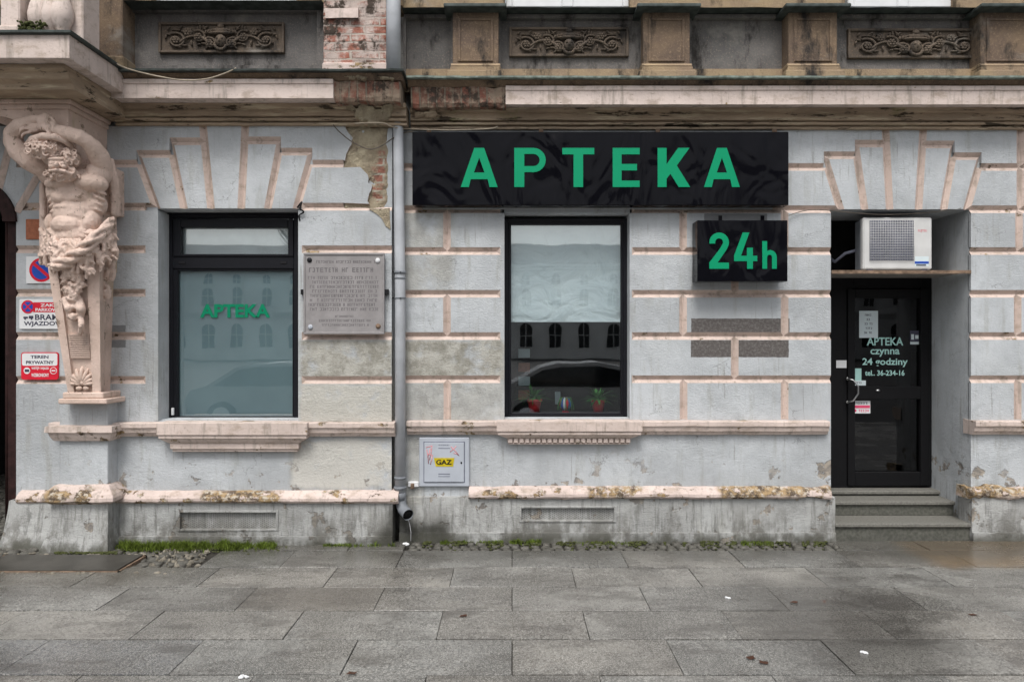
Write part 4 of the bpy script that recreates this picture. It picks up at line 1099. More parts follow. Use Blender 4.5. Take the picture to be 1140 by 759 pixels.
# ------------------------------------------------------------------ door
YD = .60
dr = empty('door', P(985, 540, YD), None, None); dr.parent = bld; dr['label'] = 'black glazed pharmacy door in a deep doorway'
def dbox(mb, x0, x1, y0, y1, dy0, dy1, m=0, bev=.003): mb.pbox(x0, x1, y0, y1, YD + dy0, YD + dy1, m, bev, YD)
mb = MB()
mb.box(DL - .06, X(950, YD), YD, YD + .09, .33, Z(300, YD), 0, .004)
dbox(mb, 1026, 1044.5, 300, 541, 0, .09); dbox(mb, 950.1, 1025.9, 300, 321, .001, .09); 
mb.build('door_frame', 'doorframe', dr)
mb = MB()
dbox(mb, 943, 951, 322, 540, -.02, .06); dbox(mb, 1024, 1034, 322, 540, -.02, .06); dbox(mb, 951.1, 1023.9, 322, 332, -.019, .06); dbox(mb, 951.1, 1023.9, 430, 444, -.019, .06); dbox(mb, 951.1, 1023.9, 525, 540, -.019, .06)
mb.build('leaf', 'doorframe', dr)
mb = MB(); dbox(mb, 950, 1025, 331, 431, .02, .028, 0, 0); dbox(mb, 950, 1025, 443, 526, .02, .028, 0, 0); mb.build('pane', 'doorglass', dr)
mb = MB(); dbox(mb, 925, 1046, 307, 540, .5, .52, 0, 0); mb.box(DL - .1, DL - .05, YD + .09, YD + .55, .3, 3.0, 0); mb.box(X(1046, YD), X(1050, YD), YD + .09, YD + .55, .3, 3.0, 0)
mb.build('lobby', ['dark', 'room', 'pipeold_acshade'], dr)
YG = YD + .019
ptext('lettering', 'APTEKA', 965, 1005.5, 375.5, 384.5, YG, 'mint', dr, .02, .001)
ptext('lettering', 'czynna', 969, 1001.5, 388.6, 397, YG, 'mint', dr, .02, .001)
ptext('lettering', '24 godziny', 960, 1010.5, 398.5, 408.5, YG, 'mint', dr, .02, .001)
ptext('lettering', 'tel.. 36-234-16', 963, 1007, 412, 418, YG, 'mint', dr, .02, .001)
mb = MB(); mb.tube([P(943.5, 421.5, YD - .02), P(943.5, 421.5, YD - .07), P(950, 423, YD - .09), P(955.5, 430, YD - .10), P(955.5, 438, YD - .10), P(950, 446, YD - .09), P(943.5, 447.5, YD - .07), P(943.5, 447.5, YD - .02)], .008, 0, 10)
mb.ell(P(943.5, 421.5, YD - .024), (.014, .008, .014)); mb.ell(P(943.5, 447.5, YD - .024), (.014, .008, .014)); mb.build('handle', 'steel', dr)
mb = MB(); mb.ell(P(977.5, 434.5, YD - .024), (.022, .012, .012)); mb.build('lock', 'steel', dr)
# notices on the door
def card(name, x0, x1, y0, y1, Y, mat, label, cat, th=.003, tilt=0, group=None):
    t = empty(name, P((x0 + x1) / 2, y1, Y), label, cat, group); mb = MB(); mb.pbox(x0, x1, y0, y1, Y - th, Y, 0, .0005); mb.build('sheet', mat, t); return t
Yc = YD - .0225
n1 = card('paper_notice', 956.5, 977.5, 346, 376, YD + .0185, 'paper', 'pale blue paper notice with five short lines taped inside the top of the door glass', 'notice', .001)
rr = random.Random(4); mb = MB()
for k, w in enumerate((8, 5, 9, 10, 10)): scribble(mb, 967 - w / 2, 967 + w / 2, 349.5 + k * 4.9, 351.8 + k * 4.9, YD + .0172, rr)
mb.build('print', 'navy', n1)
n2 = card('label_sticker', 931, 942.5, 401, 409.5, YD - .001, 'white', 'blank white square sticker on the dark frame left of the door', 'sticker', .004)
n3 = card('mint_card', 949, 959, 410, 424, YD + .0185, 'mint', 'plain mint green card behind the door glass above the handle', 'card', .001)
n4 = card('label_sticker', 952, 964, 423.4, 429, YD + .012, 'paper', 'narrow pale sticker with a line of print beneath the mint card', 'sticker', .001)
mb = MB(); scribble(mb, 953, 963, 425, 427, YD + .0108, rr); mb.build('print', 'navy', n4)
n5 = card('door_sticker', 948, 969, 446, 460, YD + .0185, 'white', 'white and magenta sticker at the upper left of the lower door glass', 'sticker', .001)
mb = MB(); mb.pbox(948.5, 968.5, 451, 454.2, YD + .0158, YD + .0172); scribble(mb, 956, 967.5, 455.6, 458.4, YD + .0172, rr); mb.ell(P(952, 457, YD + .017), (.014, .001, .014)); mb.build('print', 'pinkred', n5)
mb = MB(); scribble(mb, 949.5, 967, 447.4, 449.8, YD + .0172, rr); mb.build('small_print', 'navy', n5)
n6 = card('sticker', 1013, 1023.5, 368, 383.5, YD + .0185, 'navy', 'small dark blue and white sticker at the right edge of the upper door glass', 'sticker', .001)
mb = MB(); mb.pbox(1013.4, 1023.1, 380.5, 383.2, YD + .0158, YD + .0172); mb.pbox(1014.5, 1017.5, 372, 378, YD + .0158, YD + .0172); mb.pbox(1019, 1022.5, 373, 377, YD + .0158, YD + .0172); mb.build('print', 'paper', n6)
# steps
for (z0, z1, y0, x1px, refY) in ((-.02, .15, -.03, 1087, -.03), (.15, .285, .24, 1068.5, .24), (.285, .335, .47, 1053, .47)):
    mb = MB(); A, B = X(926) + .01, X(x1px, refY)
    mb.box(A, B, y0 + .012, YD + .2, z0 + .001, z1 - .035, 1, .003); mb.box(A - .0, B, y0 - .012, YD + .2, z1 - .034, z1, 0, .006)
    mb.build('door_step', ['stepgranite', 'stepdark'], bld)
rv = MB()    # right cheek of the doorway and skirting
rv.add([(DR, .031, .15), (X(1045, YD), YD, .15), (X(1045, YD), YD, Z(233)), (DR, .031, Z(233))], [(0, 1, 2, 3)])
rv.box(X(1045, YD) + .0, X(1045, YD) + .3, YD + .0, YD + .1, .1, 3.0)
rv.build('doorway_cheek', 'reveal', bld)
sk = MB()
for (ya, yb, zt_) in ((.0, .24, .33), (.24, .47, .43), (.47, .6, .46)):
    fx = lambda y: DR + (X(1045, YD) - DR) * y / YD - .022
    sk.add([(fx(ya), ya, .1), (fx(yb), yb, .1), (fx(yb), yb, zt_), (fx(ya), ya, zt_), (fx(ya) + .03, ya, .1), (fx(yb) + .03, yb, .1), (fx(yb) + .03, yb, zt_), (fx(ya) + .03, ya, zt_)], [(0, 1, 2, 3), (3, 2, 6, 7), (0, 3, 7, 4), (1, 2, 6, 5)])
sk.build('skirting', 'stepgranite', bld)
sf = MB(); sf.add([(DL, .03, Z(233) - .001), (DR, .03, Z(233) - .001), (DR + .1, YD + .1, Z(233) - .001), (DL, YD + .1, Z(233) - .001)], [(0, 1, 2, 3)]); sf.build('doorway_soffit', 'reveal', bld)
bx = MB(); bx.box(DL - .06, DR + .12, YD + .0, YD + .05, Z(303, YD), Z(233) + .05); bx.build('transom_panel', 'dark', bld)
# AC shelf and unit
s = empty('equipment_shelf', P(1000, 306, .1), 'thin rusty metal shelf spanning the doorway and carrying the air conditioner', 'shelf')
mb = MB(); zt = Z(301.5, 0); mb.box(DL + .004, DR - .004, .0, .56, zt - .014, zt, 0, .002); mb.build('sheet', 'shelf', s)
mb = MB(); mb.extr([(-.012, zt + .004), (-.012, zt - .026), (-.004, zt - .026), (-.004, zt + .004)], DL + .004, DR - .004, .05, .002); mb.build('front_angle', 'rust', s)
Ya = .05
ac = empty('air_conditioner', P(999, 299, Ya), 'white outdoor air conditioning unit with a square grille standing on the shelf over the door', 'air conditioner')
AX0, AX1 = X(961, Ya), X(1038, Ya); AZ0, AZ1 = zt + .018, Z(242, Ya)
mb = MB(); mb.box(AX0, AX1, Ya, Ya + .06, AZ0, AZ1, 0, .012); mb.box(AX0 + .006, AX1 - .006, Ya + .06, Ya + .099, AZ0 + .004, AZ1 - .004, 1, .006); mb.box(AX0 + .03, AX1 - .01, Ya + .098, Ya + .22, AZ0 + .01, AZ1 - .01, 1, .006)
mb.build('casing', ['offwhite', 'pipeold_acshade'], ac)  # darker sides and back: shade of the doorway put into the casing colour
mb = MB(); mb.box(X(968, Ya), X(1017, Ya), Ya - .002, Ya + .02, Z(290.5, Ya), Z(245.5, Ya), 0, 0); mb.build('fan_opening', 'boxline', ac)
mb = MB(); gx0, gx1, gz0, gz1 = X(968, Ya), X(1017, Ya), Z(290.5, Ya), Z(245.5, Ya)
for k in range(27): x = gx0 + (gx1 - gx0) * k / 26; mb.tube([(x, Ya - .012, gz0), (x, Ya - .012, gz1)], .0014, 0, 5)
for k in range(17): z = gz0 + (gz1 - gz0) * k / 16; mb.tube([(gx0, Ya - .010, z), (gx1, Ya - .010, z)], .0018, 0, 5)
mb.build('grille', 'offwhite', ac)
mb = MB(); mb.tube([(AX0 + .05, Ya + .2, AZ0 + .2), (AX0 - .06, Ya + .22, AZ0 + .17), (AX0 - .12, Ya + .3, AZ0 + .10), (AX0 - .13, Ya + .5, AZ0 + .2)], .014, 0, 8); mb.build('hose', 'boxline', ac)
ptext('badge', 'FUJITSU', 1022, 1032, 255.5, 259, Ya - .0002, 'graffiti', ac, .03, .001)
mb = MB(); mb.pbox(1018.5, 1034, 285.5, 296.5, Ya - .0015, Ya + .001, 0, 0); mb.pbox(1018.5, 1034, 291, 293.6, Ya - .003, Ya - .0016, 1, 0); mb.pbox(1020, 1031, 294.4, 295.8, Ya - .003, Ya - .0016, 2, 0); mb.build('energy_label', ['paper', 'blue', 'navy'], ac)
for a in (AX0 + .04, AX1 - .09): mb = MB(); mb.box(a, a + .05, Ya + .01, Ya + .24, zt, AZ0 + .01); mb.build('foot', 'navy', ac)
# doorbell and small sign on the cheek
def cheek(ya, yb, z0, z1, mat, name, label, cat, th=.012, px=.0):
    fx = lambda y: DR + (X(1045, YD) - DR) * y / YD
    t = empty(name, (fx(ya), ya, z0), label, cat); mb = MB()
    a, b = fx(ya), fx(yb)
    mb.add([(a - th, ya, z0), (b - th, yb, z0), (b - th, yb, z1), (a - th, ya, z1), (a, ya, z0), (b, yb, z0), (b, yb, z1), (a, ya, z1)], [(0, 1, 2, 3), (3, 2, 6, 7), (0, 3, 7, 4), (1, 2, 6, 5), (0, 1, 5, 4)]); mb.build('body', mat, t); return t, (a - th)
def yof(px):   # depth at which the cheek appears at pixel px
    lo, hi = 0, YD
    for _ in range(40):
        y = (lo + hi) / 2; x = DR + (X(1045, YD) - DR) * y / YD; p = 570 + x * F / (CAMD + y)
        if p > px: lo = y
        else: hi = y
    return y
ya, yb = yof(1069), yof(1053)
t, xx = cheek(ya, yb, Z(410.5, ya), Z(399.5, ya), 'white', 'nameplate', 'small white plate with pink print on the right side wall of the doorway', 'sign', .006)
mb = MB(); mb.add([(xx - .001, ya + .02, Z(407, ya)), (xx - .001 + .0, yb - .03, Z(407, ya)), (xx - .001, yb - .03, Z(402.5, ya)), (xx - .001, ya + .02, Z(402.5, ya))], [(0, 1, 2, 3)]); mb.build('print', 'pinkred', t)
ya, yb = yof(1050), yof(1046)
t, xx = cheek(ya, yb, Z(409, ya), Z(400, ya), 'yellow', 'doorbell', 'little yellowish doorbell box beside the door frame', 'doorbell', .02)

# ------------------------------------------------------------------ signs
def poly_letters(name, shapes, Yf, th, mat, parent):
    """shapes: list of (outer, [holes]) in px; filled with a 2D curve so holes stay open"""
    cu = bpy.data.curves.new(name, 'CURVE'); cu.dimensions = '2D'; cu.fill_mode = 'BOTH'; cu.extrude = th / 2
    for outer, holes in shapes:
        for pl_ in [outer] + holes:
            sp = cu.splines.new('POLY'); sp.points.add(len(pl_) - 1); sp.use_cyclic_u = True
            for i, (x, y) in enumerate(pl_): sp.points[i].co = (X(x, Yf), Z(y, Yf), 0, 1)
    tmp = bpy.data.objects.new('tmp', cu); col.objects.link(tmp); dg = bpy.context.evaluated_depsgraph_get(); dg.update()
    me = bpy.data.meshes.new_from_object(tmp.evaluated_get(dg)); bpy.data.objects.remove(tmp)
    for v in me.vertices: v.co = (v.co.x, Yf - v.co.z - th / 2, v.co.y)
    me.name = name; me.materials.clear(); me.materials.append(M[mat])
    o = bpy.data.objects.new(name, me); col.objects.link(o)
    if parent: o.parent = parent; o.matrix_parent_inverse = parent_world(parent).inverted()
    return o
def LA(x0, x1, y0, y1):
    w = x1 - x0; h = y1 - y0; s = w * .22; c = (x0 + x1) / 2
    return ([(x0, y1), (c - w * .135, y0), (c + w * .135, y0), (x1, y1), (x1 - s, y1), (x1 - s - w * .05, y1 - h * .20), (x0 + s + w * .05, y1 - h * .20), (x0 + s, y1)],
            [[(c - w * .145, y1 - h * .37), (c, y0 + h * .25), (c + w * .145, y1 - h * .37)]])
def LP(x0, x1, y0, y1):
    w = x1 - x0; h = y1 - y0; t = w * .32; r = h * .31; cy = y0 + r; o = [(x0, y1), (x0, y0), (x1 - r * 1.0, y0)]; o += [(x1 - r + r * math.sin(a), cy - r * math.cos(a)) for a in [PI * k / 12 for k in range(1, 12)]]
    o += [(x1 - r, y0 + 2 * r), (x0 + t, y0 + 2 * r), (x0 + t, y1)]; ri = r * .50
    hh = [(x0 + t, cy - ri), (x1 - r, cy - ri)] + [(x1 - r + ri * math.sin(a), cy - ri * math.cos(a)) for a in [PI * k / 8 for k in range(1, 8)]] + [(x1 - r, cy + ri), (x0 + t, cy + ri)]
    return (o, [hh])
def LT(x0, x1, y0, y1):
    w = x1 - x0; h = y1 - y0; t = w * .15; c = (x0 + x1) / 2
    return ([(x0, y0), (x1, y0), (x1, y0 + h * .165), (c + t, y0 + h * .165), (c + t, y1), (c - t, y1), (c - t, y0 + h * .165), (x0, y0 + h * .165)], [])
def LE(x0, x1, y0, y1):
    w = x1 - x0; h = y1 - y0; t = w * .33; b = h * .165
    return ([(x0, y0), (x1, y0), (x1, y0 + b), (x0 + t, y0 + b), (x0 + t, y0 + h * .41), (x1 - w * .1, y0 + h * .41), (x1 - w * .1, y0 + h * .41 + b), (x0 + t, y0 + h * .41 + b), (x0 + t, y1 - b), (x1, y1 - b), (x1, y1), (x0, y1)], [])
def LK(x0, x1, y0, y1):
    w = x1 - x0; h = y1 - y0; t = w * .28
    return ([(x0, y0), (x0 + t, y0), (x0 + t, y0 + h * .42), (x1 - w * .36, y0), (x1, y0), (x0 + w * .60, y0 + h * .45), (x1 + w * .02, y1), (x1 - w * .34, y1), (x0 + w * .40, y0 + h * .66), (x0 + t, y0 + h * .79), (x0 + t, y1), (x0, y1)], [])
Ys = -.14
sg = empty('pharmacy_sign', P(668, 228.5, Ys), 'long glossy black fascia sign with large green letters APTEKA', 'sign')
mb = MB(); mb.pbox(459, 878, 147, 228.5, Ys, -.005, 0, .004, Ys); mb.build('panel', 'signblack', sg)
y0, y1 = 165, 208.5
poly_letters('lettering', [LA(513, 554, y0, y1), LP(572.5, 607.5, y0, y1), LT(626, 661.5, y0, y1), LE(682, 712, y0, y1), LK(732, 767.5, y0, y1), LA(783.5, 823.5, y0, y1)], Ys, .006, 'signgreen', sg)
for px in (475, 600, 730, 860):
    mb = MB(); mb.pbox(px, px + 5, 143.5, 147.2, -.05, -.04, 0); mb.build('bracket', 'rust', sg)
Y2 = -.20
s2 = empty('hours_sign', P(826, 313, Y2), 'smaller square black box sign with green 24h', 'sign')
mb = MB(); mb.pbox(776.3, 876.8, 245.3, 313.2, Y2, -.03, 0, .003, Y2); mb.pbox(800, 804, 240, 246, -.06, -.05, 0); mb.pbox(847, 851, 240, 246, -.06, -.05, 0); mb.build('panel', ['signblack', 'cablelight'], s2)
def two(x0, x1, y0, y1):
    w = x1 - x0; h = y1 - y0; t = h * .17; r = w / 2; c = (x0 + r, y0 + r); o = []
    o = [(c[0] - r, c[1] + t * .2)]
    o += [(c[0] - r * math.cos(a), c[1] - r * math.sin(a)) for a in [PI * k / 12 for k in range(1, 13)]]
    o += [(x1 - w * .02, c[1] + h * .08), (x1 - w * .12, c[1] + h * .2), (x0 + w * .42, y1 - t), (x1, y1 - t), (x1, y1), (x0, y1), (x0, y1 - t), (x0 + w * .55, c[1] + h * .17)]
    ri = r - t * .95
    o += [(c[0] + ri, c[1] + t * .1)] + [(c[0] + ri * math.cos(a), c[1] - ri * math.sin(a)) for a in [PI * k / 10 for k in range(1, 10)]] + [(c[0] - ri, c[1] + t * .2)]
    return (o, [])
def four(x0, x1, y0, y1):
    w = x1 - x0; h = y1 - y0; t = w * .25; b = h * .15
    return ([(x0 + w * .38, y0), (x0 + w * .66, y0), (x0 + w * .30, y0 + h * .64), (x0 + w * .56, y0 + h * .64), (x0 + w * .56, y0 + h * .42), (x0 + w * .56 + t, y0 + h * .42), (x0 + w * .56 + t, y0 + h * .64), (x1, y0 + h * .64), (x1, y0 + h * .64 + b),
             (x0 + w * .56 + t, y0 + h * .64 + b), (x0 + w * .56 + t, y1), (x0 + w * .56, y1), (x0 + w * .56, y0 + h * .64 + b), (x0, y0 + h * .64 + b), (x0, y0 + h * .64)], [])
def lh(x0, x1, y0, y1):
    w = x1 - x0; h = y1 - y0; t = w * .33; r = w / 2; cy = y0 + h * .32 + r; ri = r - t
    return ([(x0, y0), (x0 + t, y0), (x0 + t, y0 + h * .36), (x0 + r, y0 + h * .32)] + [(x0 + r + r * math.sin(a), cy - r * math.cos(a)) for a in [PI / 2 * k / 6 for k in range(1, 7)]] +
            [(x1, y1), (x1 - t, y1), (x1 - t, cy)] + [(x0 + r + ri * math.cos(a), cy - ri * math.sin(a)) for a in [PI * k / 8 for k in range(1, 8)]] + [(x0 + t, cy), (x0 + t, y1), (x0, y1)], [])
poly_letters('lettering', [two(789.5, 811.3, 259, 299.3), four(817, 842.8, 259, 299.3), lh(848.5, 864.5, 268.5, 299.3)], Y2, .006, 'signgreen', s2)

# memorial plaque
Yq = YL - .05
pq = empty('memorial_plaque', P(382.5, 372, Yq), 'square weathered grey stone plaque with engraved lines of text, bolted beside the drainpipe', 'plaque')
mb = MB(); mb.pbox(338.5, 427.5, 282.5, 371, Yq, YL - .01, 0, .004, Yq); mb.build('stone_slab', 'plaque', pq)
mb = MB(); 
for a, b, c, d in ((338, 428, 281.5, 284), (338, 428, 369.5, 372), (338, 340, 284.1, 369.4), (426, 428, 284.1, 369.4)): mb.pbox(a, b, c, d, Yq - .008, Yq + .02, 0, .003, Yq)
mb.build('rim', 'plaque', pq)
mb = MB(); rr = random.Random(11)
rows = [(352, 420, 290, 293, 1), (344, 421, 298, 303, 1.4)] + [(345 if i % 3 else 343, 421.5, 307.5 + i * 5.0, 310.8 + i * 5.0, 1) for i in range(8)] + [(373, 394, 351.0, 353.2, .8), (355, 412, 355.5, 358.2, .8), (358, 410, 360.4, 363, .8)]
for a, b, c, d, w in rows: scribble(mb, a, b, c, d, Yq, rr)
mb.build('inscription', 'plaquetext', pq)
for (px, py, c_) in ((344.5, 289.5, 'black'), (420.5, 290, 'white'), (345.5, 364, 'box'), (421, 363, 'rust')):
    mb = MB(); mb.ell(P(px, py, Yq - .003), (.022, .012, .022)); mb.build('bolt', c_, pq)
for a, b in ((334.5, 338.5), (427.5, 432.5)): mb = MB(); mb.pbox(a, b, 322, 328, Yq + .01, YL, 0, .003); mb.build('side_bracket', 'black', pq)

# gas cabinet
Yg = -.035
gz = empty('gas_cabinet', P(495, 541, Yg), 'light grey metal gas meter cabinet with a yellow plate reading GAZ and faded red scrawls', 'cabinet')
mb = MB(); mb.pbox(466.5, 522.5, 487, 541.5, Yg, .02, 0, .006, Yg); mb.build('surround', 'box', gz)
mb = MB(); mb.pbox(471.5, 517.5, 491.3, 537, Yg - .001, Yg + .001, 0, 0, Yg); mb.build('door_gap', 'boxline', gz)
mb = MB(); mb.pbox(472.4, 516.6, 492.2, 536.1, Yg - .010, Yg - .0011, 0, .002, Yg); mb.ell(P(513.6, 515, Yg - .011), (.008, .003, .01), m=1); mb.build('cabinet_door', ['box', 'black'], gz)
mb = MB(); yg = Yg - .0105
mb.prism([tuple(P(x, y, yg).xz) for x, y in ((483, 509.5), (506, 509.5), (504.5, 519), (485, 519))], yg - .002, yg, 0); mb.build('gas_plate', 'yellow', gz)
ptext('lettering', 'GAZ', 485.5, 503, 511.5, 517, yg - .0025, 'black', gz, .03, .001)
mb = MB()
for a, b in (((474, 498), (481, 496)), ((481, 496), (478, 512)), ((476, 505), (482, 507)), ((475, 500), (477, 516)), ((479, 499), (476, 509)), ((481, 507), (479, 517)), ((501, 503), (508, 496.5)), ((502, 497), (511, 507)), ((505, 504), (510, 506))):
    mb.tube([P(a[0], a[1], yg - .001), P((a[0] + b[0]) / 2 + .5, (a[1] + b[1]) / 2, yg - .001), P(b[0], b[1], yg - .001)], .004, 0, 5)
for v_ in mb.v: pass
g_ = mb.build('scrawl', 'graffiti', gz)
for v_ in g_.data.vertices: v_.co.y = yg + (v_.co.y - yg) * .25
mb = MB(); scribble(mb, 488, 500, 494.6, 496, yg, rr); mb.pbox(488, 501, 498.4, 499.1, yg - .001, yg, 0, 0); mb.pbox(488, 501, 527, 527.8, yg - .001, yg, 0, 0); mb.pbox(488, 501, 529.8, 530.4, yg - .001, yg, 0, 0); mb.build('print', 'boxline', gz)
# small conduit bracket
cb_ = MB(); cb_.pbox(454, 466, 536, 542, -.03, .0, 0, .005); cb_.pbox(457, 461, 538, 544, -.04, -.02, 1, .003); tag(cb_.build('conduit_bracket', ['white', 'rust']), 'small rusty white bracket on the wall at the lower left corner of the gas cabinet', 'bracket')

# signs by the gateway
def rounded(x0, x1, y0, y1, r, Y):
    out = []
    for cx, cy, a0 in ((x1 - r, y0 + r, 0), (x0 + r, y0 + r, 90), (x0 + r, y1 - r, 180), (x1 - r, y1 - r, 270)):
        for k in range(5):
            a = math.radians(a0 + k * 22.5); out.append(tuple(P(cx + r * math.cos(a), cy - r * math.sin(a), Y).xz))
    return out
def disc(mb, cx, cy, r, Y, th, m=0, n=32): mb.prism([tuple(P(cx + r * math.cos(2 * PI * k / n), cy + r * math.sin(2 * PI * k / n), Y).xz) for k in range(n)], Y - th, Y, m)
Yk = YL - .012
a1 = empty('no_parking_sign', P(44, 315, Yk), 'square white plate with a round blue and red no-parking symbol, partly behind the statue', 'sign')
mb = MB(); mb.pbox(29, 62, 285.5, 315.5, Yk, YL - .002, 0, .001); mb.build('plate', 'white', a1)
mb = MB(); disc(mb, 46, 300.5, 14.6, Yk, .002, 0); disc(mb, 46, 300.5, 13.4, Yk - .0021, .001, 1); disc(mb, 46, 300.5, 10.6, Yk - .0032, .001, 2)
a_, b_ = Vector((37.5, 293.5)), Vector((54.5, 308)); d_ = (b_ - a_).normalized(); nn = Vector((-d_.y, d_.x)) * 1.7
mb.prism([tuple(P(*(p_), Yk - .005).xz) for p_ in (a_ + nn, b_ + nn, b_ - nn, a_ - nn)], Yk - .0055, Yk - .0043, 1); mb.build('symbol', ['white', 'red', 'blue'], a1)
a2 = empty('gate_sign', P(45, 365, Yk), 'white plate ZAKAZ PARKOWANIA BRAMA WJAZDOWA with red band, partly behind the statue', 'sign')
mb = MB(); mb.prism(rounded(21.5, 80, 333, 366, 1.5, Yk), Yk, YL - .002, 0); mb.build('plate', 'white', a2)
mb = MB(); mb.pbox(37, 79, 336.5, 347.5, Yk - .0015, Yk - .0002, 0, 0); disc(mb, 31, 341.5, 7.4, Yk - .0021, .001, 0); disc(mb, 31, 341.5, 5.6, Yk - .0033, .001, 1)
for sg_ in (1, -1):
    a_, b_ = Vector((27, 341.5 - 4 * sg_)), Vector((35, 341.5 + 4 * sg_)); d_ = (b_ - a_).normalized(); nn = Vector((-d_.y, d_.x)) * .7
    yq = Yk - .0045 - (.001 if sg_ < 0 else 0)
    mb.prism([tuple(P(*(p_), yq).xz) for p_ in (a_ + nn, b_ + nn, b_ - nn, a_ - nn)], yq - .0004, yq, 0)
mb.build('symbol', ['red', 'blue'], a2)
ptext('lettering', 'ZAKAZ', 45, 70, 338, 341.4, Yk - .0018, 'white', a2, .03, .0008); ptext('lettering', 'PARKOWANIA', 39.5, 78, 343, 346.6, Yk - .0018, 'white', a2, .03, .0008)
ptext('lettering', 'BRAMA', 39, 73, 350, 356.2, Yk - .0003, 'navy', a2, .025, .0008); ptext('lettering', 'WJAZDOWA', 26.5, 76, 357.7, 363.8, Yk - .0003, 'navy', a2, .025, .0008)
mb = MB(); mb.pbox(26, 31, 352.5, 354.5, Yk - .0013, Yk - .0002, 0, 0); mb.pbox(32, 37, 351.5, 354.5, Yk - .0013, Yk - .0002, 0, 0); disc(mb, 28, 355, 1, Yk - .0014, .0008); disc(mb, 35, 355, 1, Yk - .0014, .0008); mb.build('tow_truck_symbol', 'navy', a2)
a3 = empty('private_ground_sign', P(44, 422, Yk), 'small white and red plate TEREN PRYWATNY, lowest of the plates by the gateway', 'sign')
mb = MB(); mb.prism(rounded(23.5, 65, 392, 422.5, 3, Yk), Yk, YL - .002, 0); mb.build('plate', 'red', a3)
mb = MB(); mb.prism(rounded(24.6, 63.9, 393.1, 407, 2.2, Yk - .0002), Yk - .0015, Yk - .0002, 0); disc(mb, 30, 412.5, 3.6, Yk - .0002, .0012); disc(mb, 59.5, 412.5, 3.9, Yk - .0002, .0012); mb.build('field', 'white', a3)
ptext('lettering', 'TEREN', 34, 54, 395.5, 399, Yk - .0018, 'navy', a3, .03, .0008); ptext('lettering', 'PRYWATNY', 29, 60, 401.5, 405.2, Yk - .0018, 'navy', a3, .03, .0008)
ptext('lettering', 'WSTĘP I WJAZD', 35, 54.5, 408.5, 411.8, Yk - .0003, 'white', a3, .03, .0008); ptext('lettering', 'WZBRONIONY', 35, 54.5, 415.5, 419.3, Yk - .0003, 'white', a3, .03, .0008)
mb = MB(); disc(mb, 59.5, 412.5, 3.2, Yk - .0016, .0006, 0); mb.pbox(27.5, 32.5, 411, 414, Yk - .0023, Yk - .0015, 1, 0); mb.pbox(57.3, 61.7, 411.8, 413.2, Yk - .003, Yk - .0023, 2, 0); mb.build('symbol', ['red', 'navy', 'white'], a3)
ob = MB(); ob.pbox(28.5, 44.6, 244, 266.5, YL - .012, YL - .001, 0, .003); tag(ob.build('house_number_plate', 'orange'), 'worn orange-red rectangular plate above the no-parking sign', 'plate')

# ------------------------------------------------------------------ drainpipe
dp = empty('drainpipe', P(449, 585, -.1), 'grey downpipe in the recess between the two wall sections, dripping at its elbow', 'drainpipe')
Yd = -.10; rp = 5.9 * (CAMD + Yd) / F
mb = MB(); xp = X(445.5, Yd); xt_ = X(443, Yd)
mb.tube([(xp, Yd, Z(556, Yd)), (xp, Yd, Z(330, Yd)), (xt_, Yd, Z(118, Yd)), (xt_, Yd, Z(100, Yd))], rp, 0, 20)
mb.tube([P(438, 82, -.30), P(438, -60, -.30)], 8 * 6.1 / F, 0, 20)
mb.build('pipe', 'pipe', dp)
mb = MB()
for y, w, h in ((127, 1.22, 3.5), (124, 1.12, 8), (302, 1.16, 3), (331, 1.1, 1.5), (309, 1.1, 1.5), (530, 1.12, 3), (541, 1.18, 3), (548, 1.1, 8)):
    xx = xp if y > 300 else xt_; mb.tube([(xx, Yd, Z(y, Yd)), (xx, Yd, Z(y + h, Yd))], rp * w, 0, 20)
mb.build('collar', 'pipeold_acshade', dp)
mb = MB(); mb.tube([P(446, 552, Yd), P(446.5, 561, Yd), P(449, 567, Yd - .04), P(452.5, 571, Yd - .10), P(454.5, 573, Yd - .13)], [rp * 1.02, rp * 1.05, rp * 1.05, rp * 1.05, rp * 1.05], 0, 20, cap=False)
mb.build('elbow', 'pipeold_acshade', dp)
mb = MB(); mb.tube([P(452.0, 570.5, Yd - .095), P(453.8, 572.3, Yd - .12)], rp * .97, 0, 20); mb.build('mouth', 'dark', dp)
mb = MB(); mb.tube([P(434, 302.5, -.05), P(446, 303, Yd - rp * 1.2), P(451, 303, -.01)], .006, 0, 6); mb.tube([P(434, 331.5, -.05), P(446, 332, Yd - rp * 1.2), P(451, 332, -.01)], .006, 0, 6); mb.build('clamp', 'black', dp)
wt = MB(); wt.tube([P(453.5, 575, -.18), P(456, 583, -.19), P(457.5, 592, -.2), P(457.3, 602, -.22)], [.003, .002, .002, .003], 0, 6); tag(wt.build('water_trickle', 'headlamp'), 'thin thread of water falling from the drainpipe elbow', 'water')
ic = MB()
for k in range(6): ic.ell(P(453 + R.uniform(-3, 3), 605.5 + R.uniform(-.8, .8), -.25), (.018, .014, .01), seg=7, rings=5)
tag(ic.build('ice_lump', 'white'), 'small white lump lying under the drainpipe elbow', 'lump')
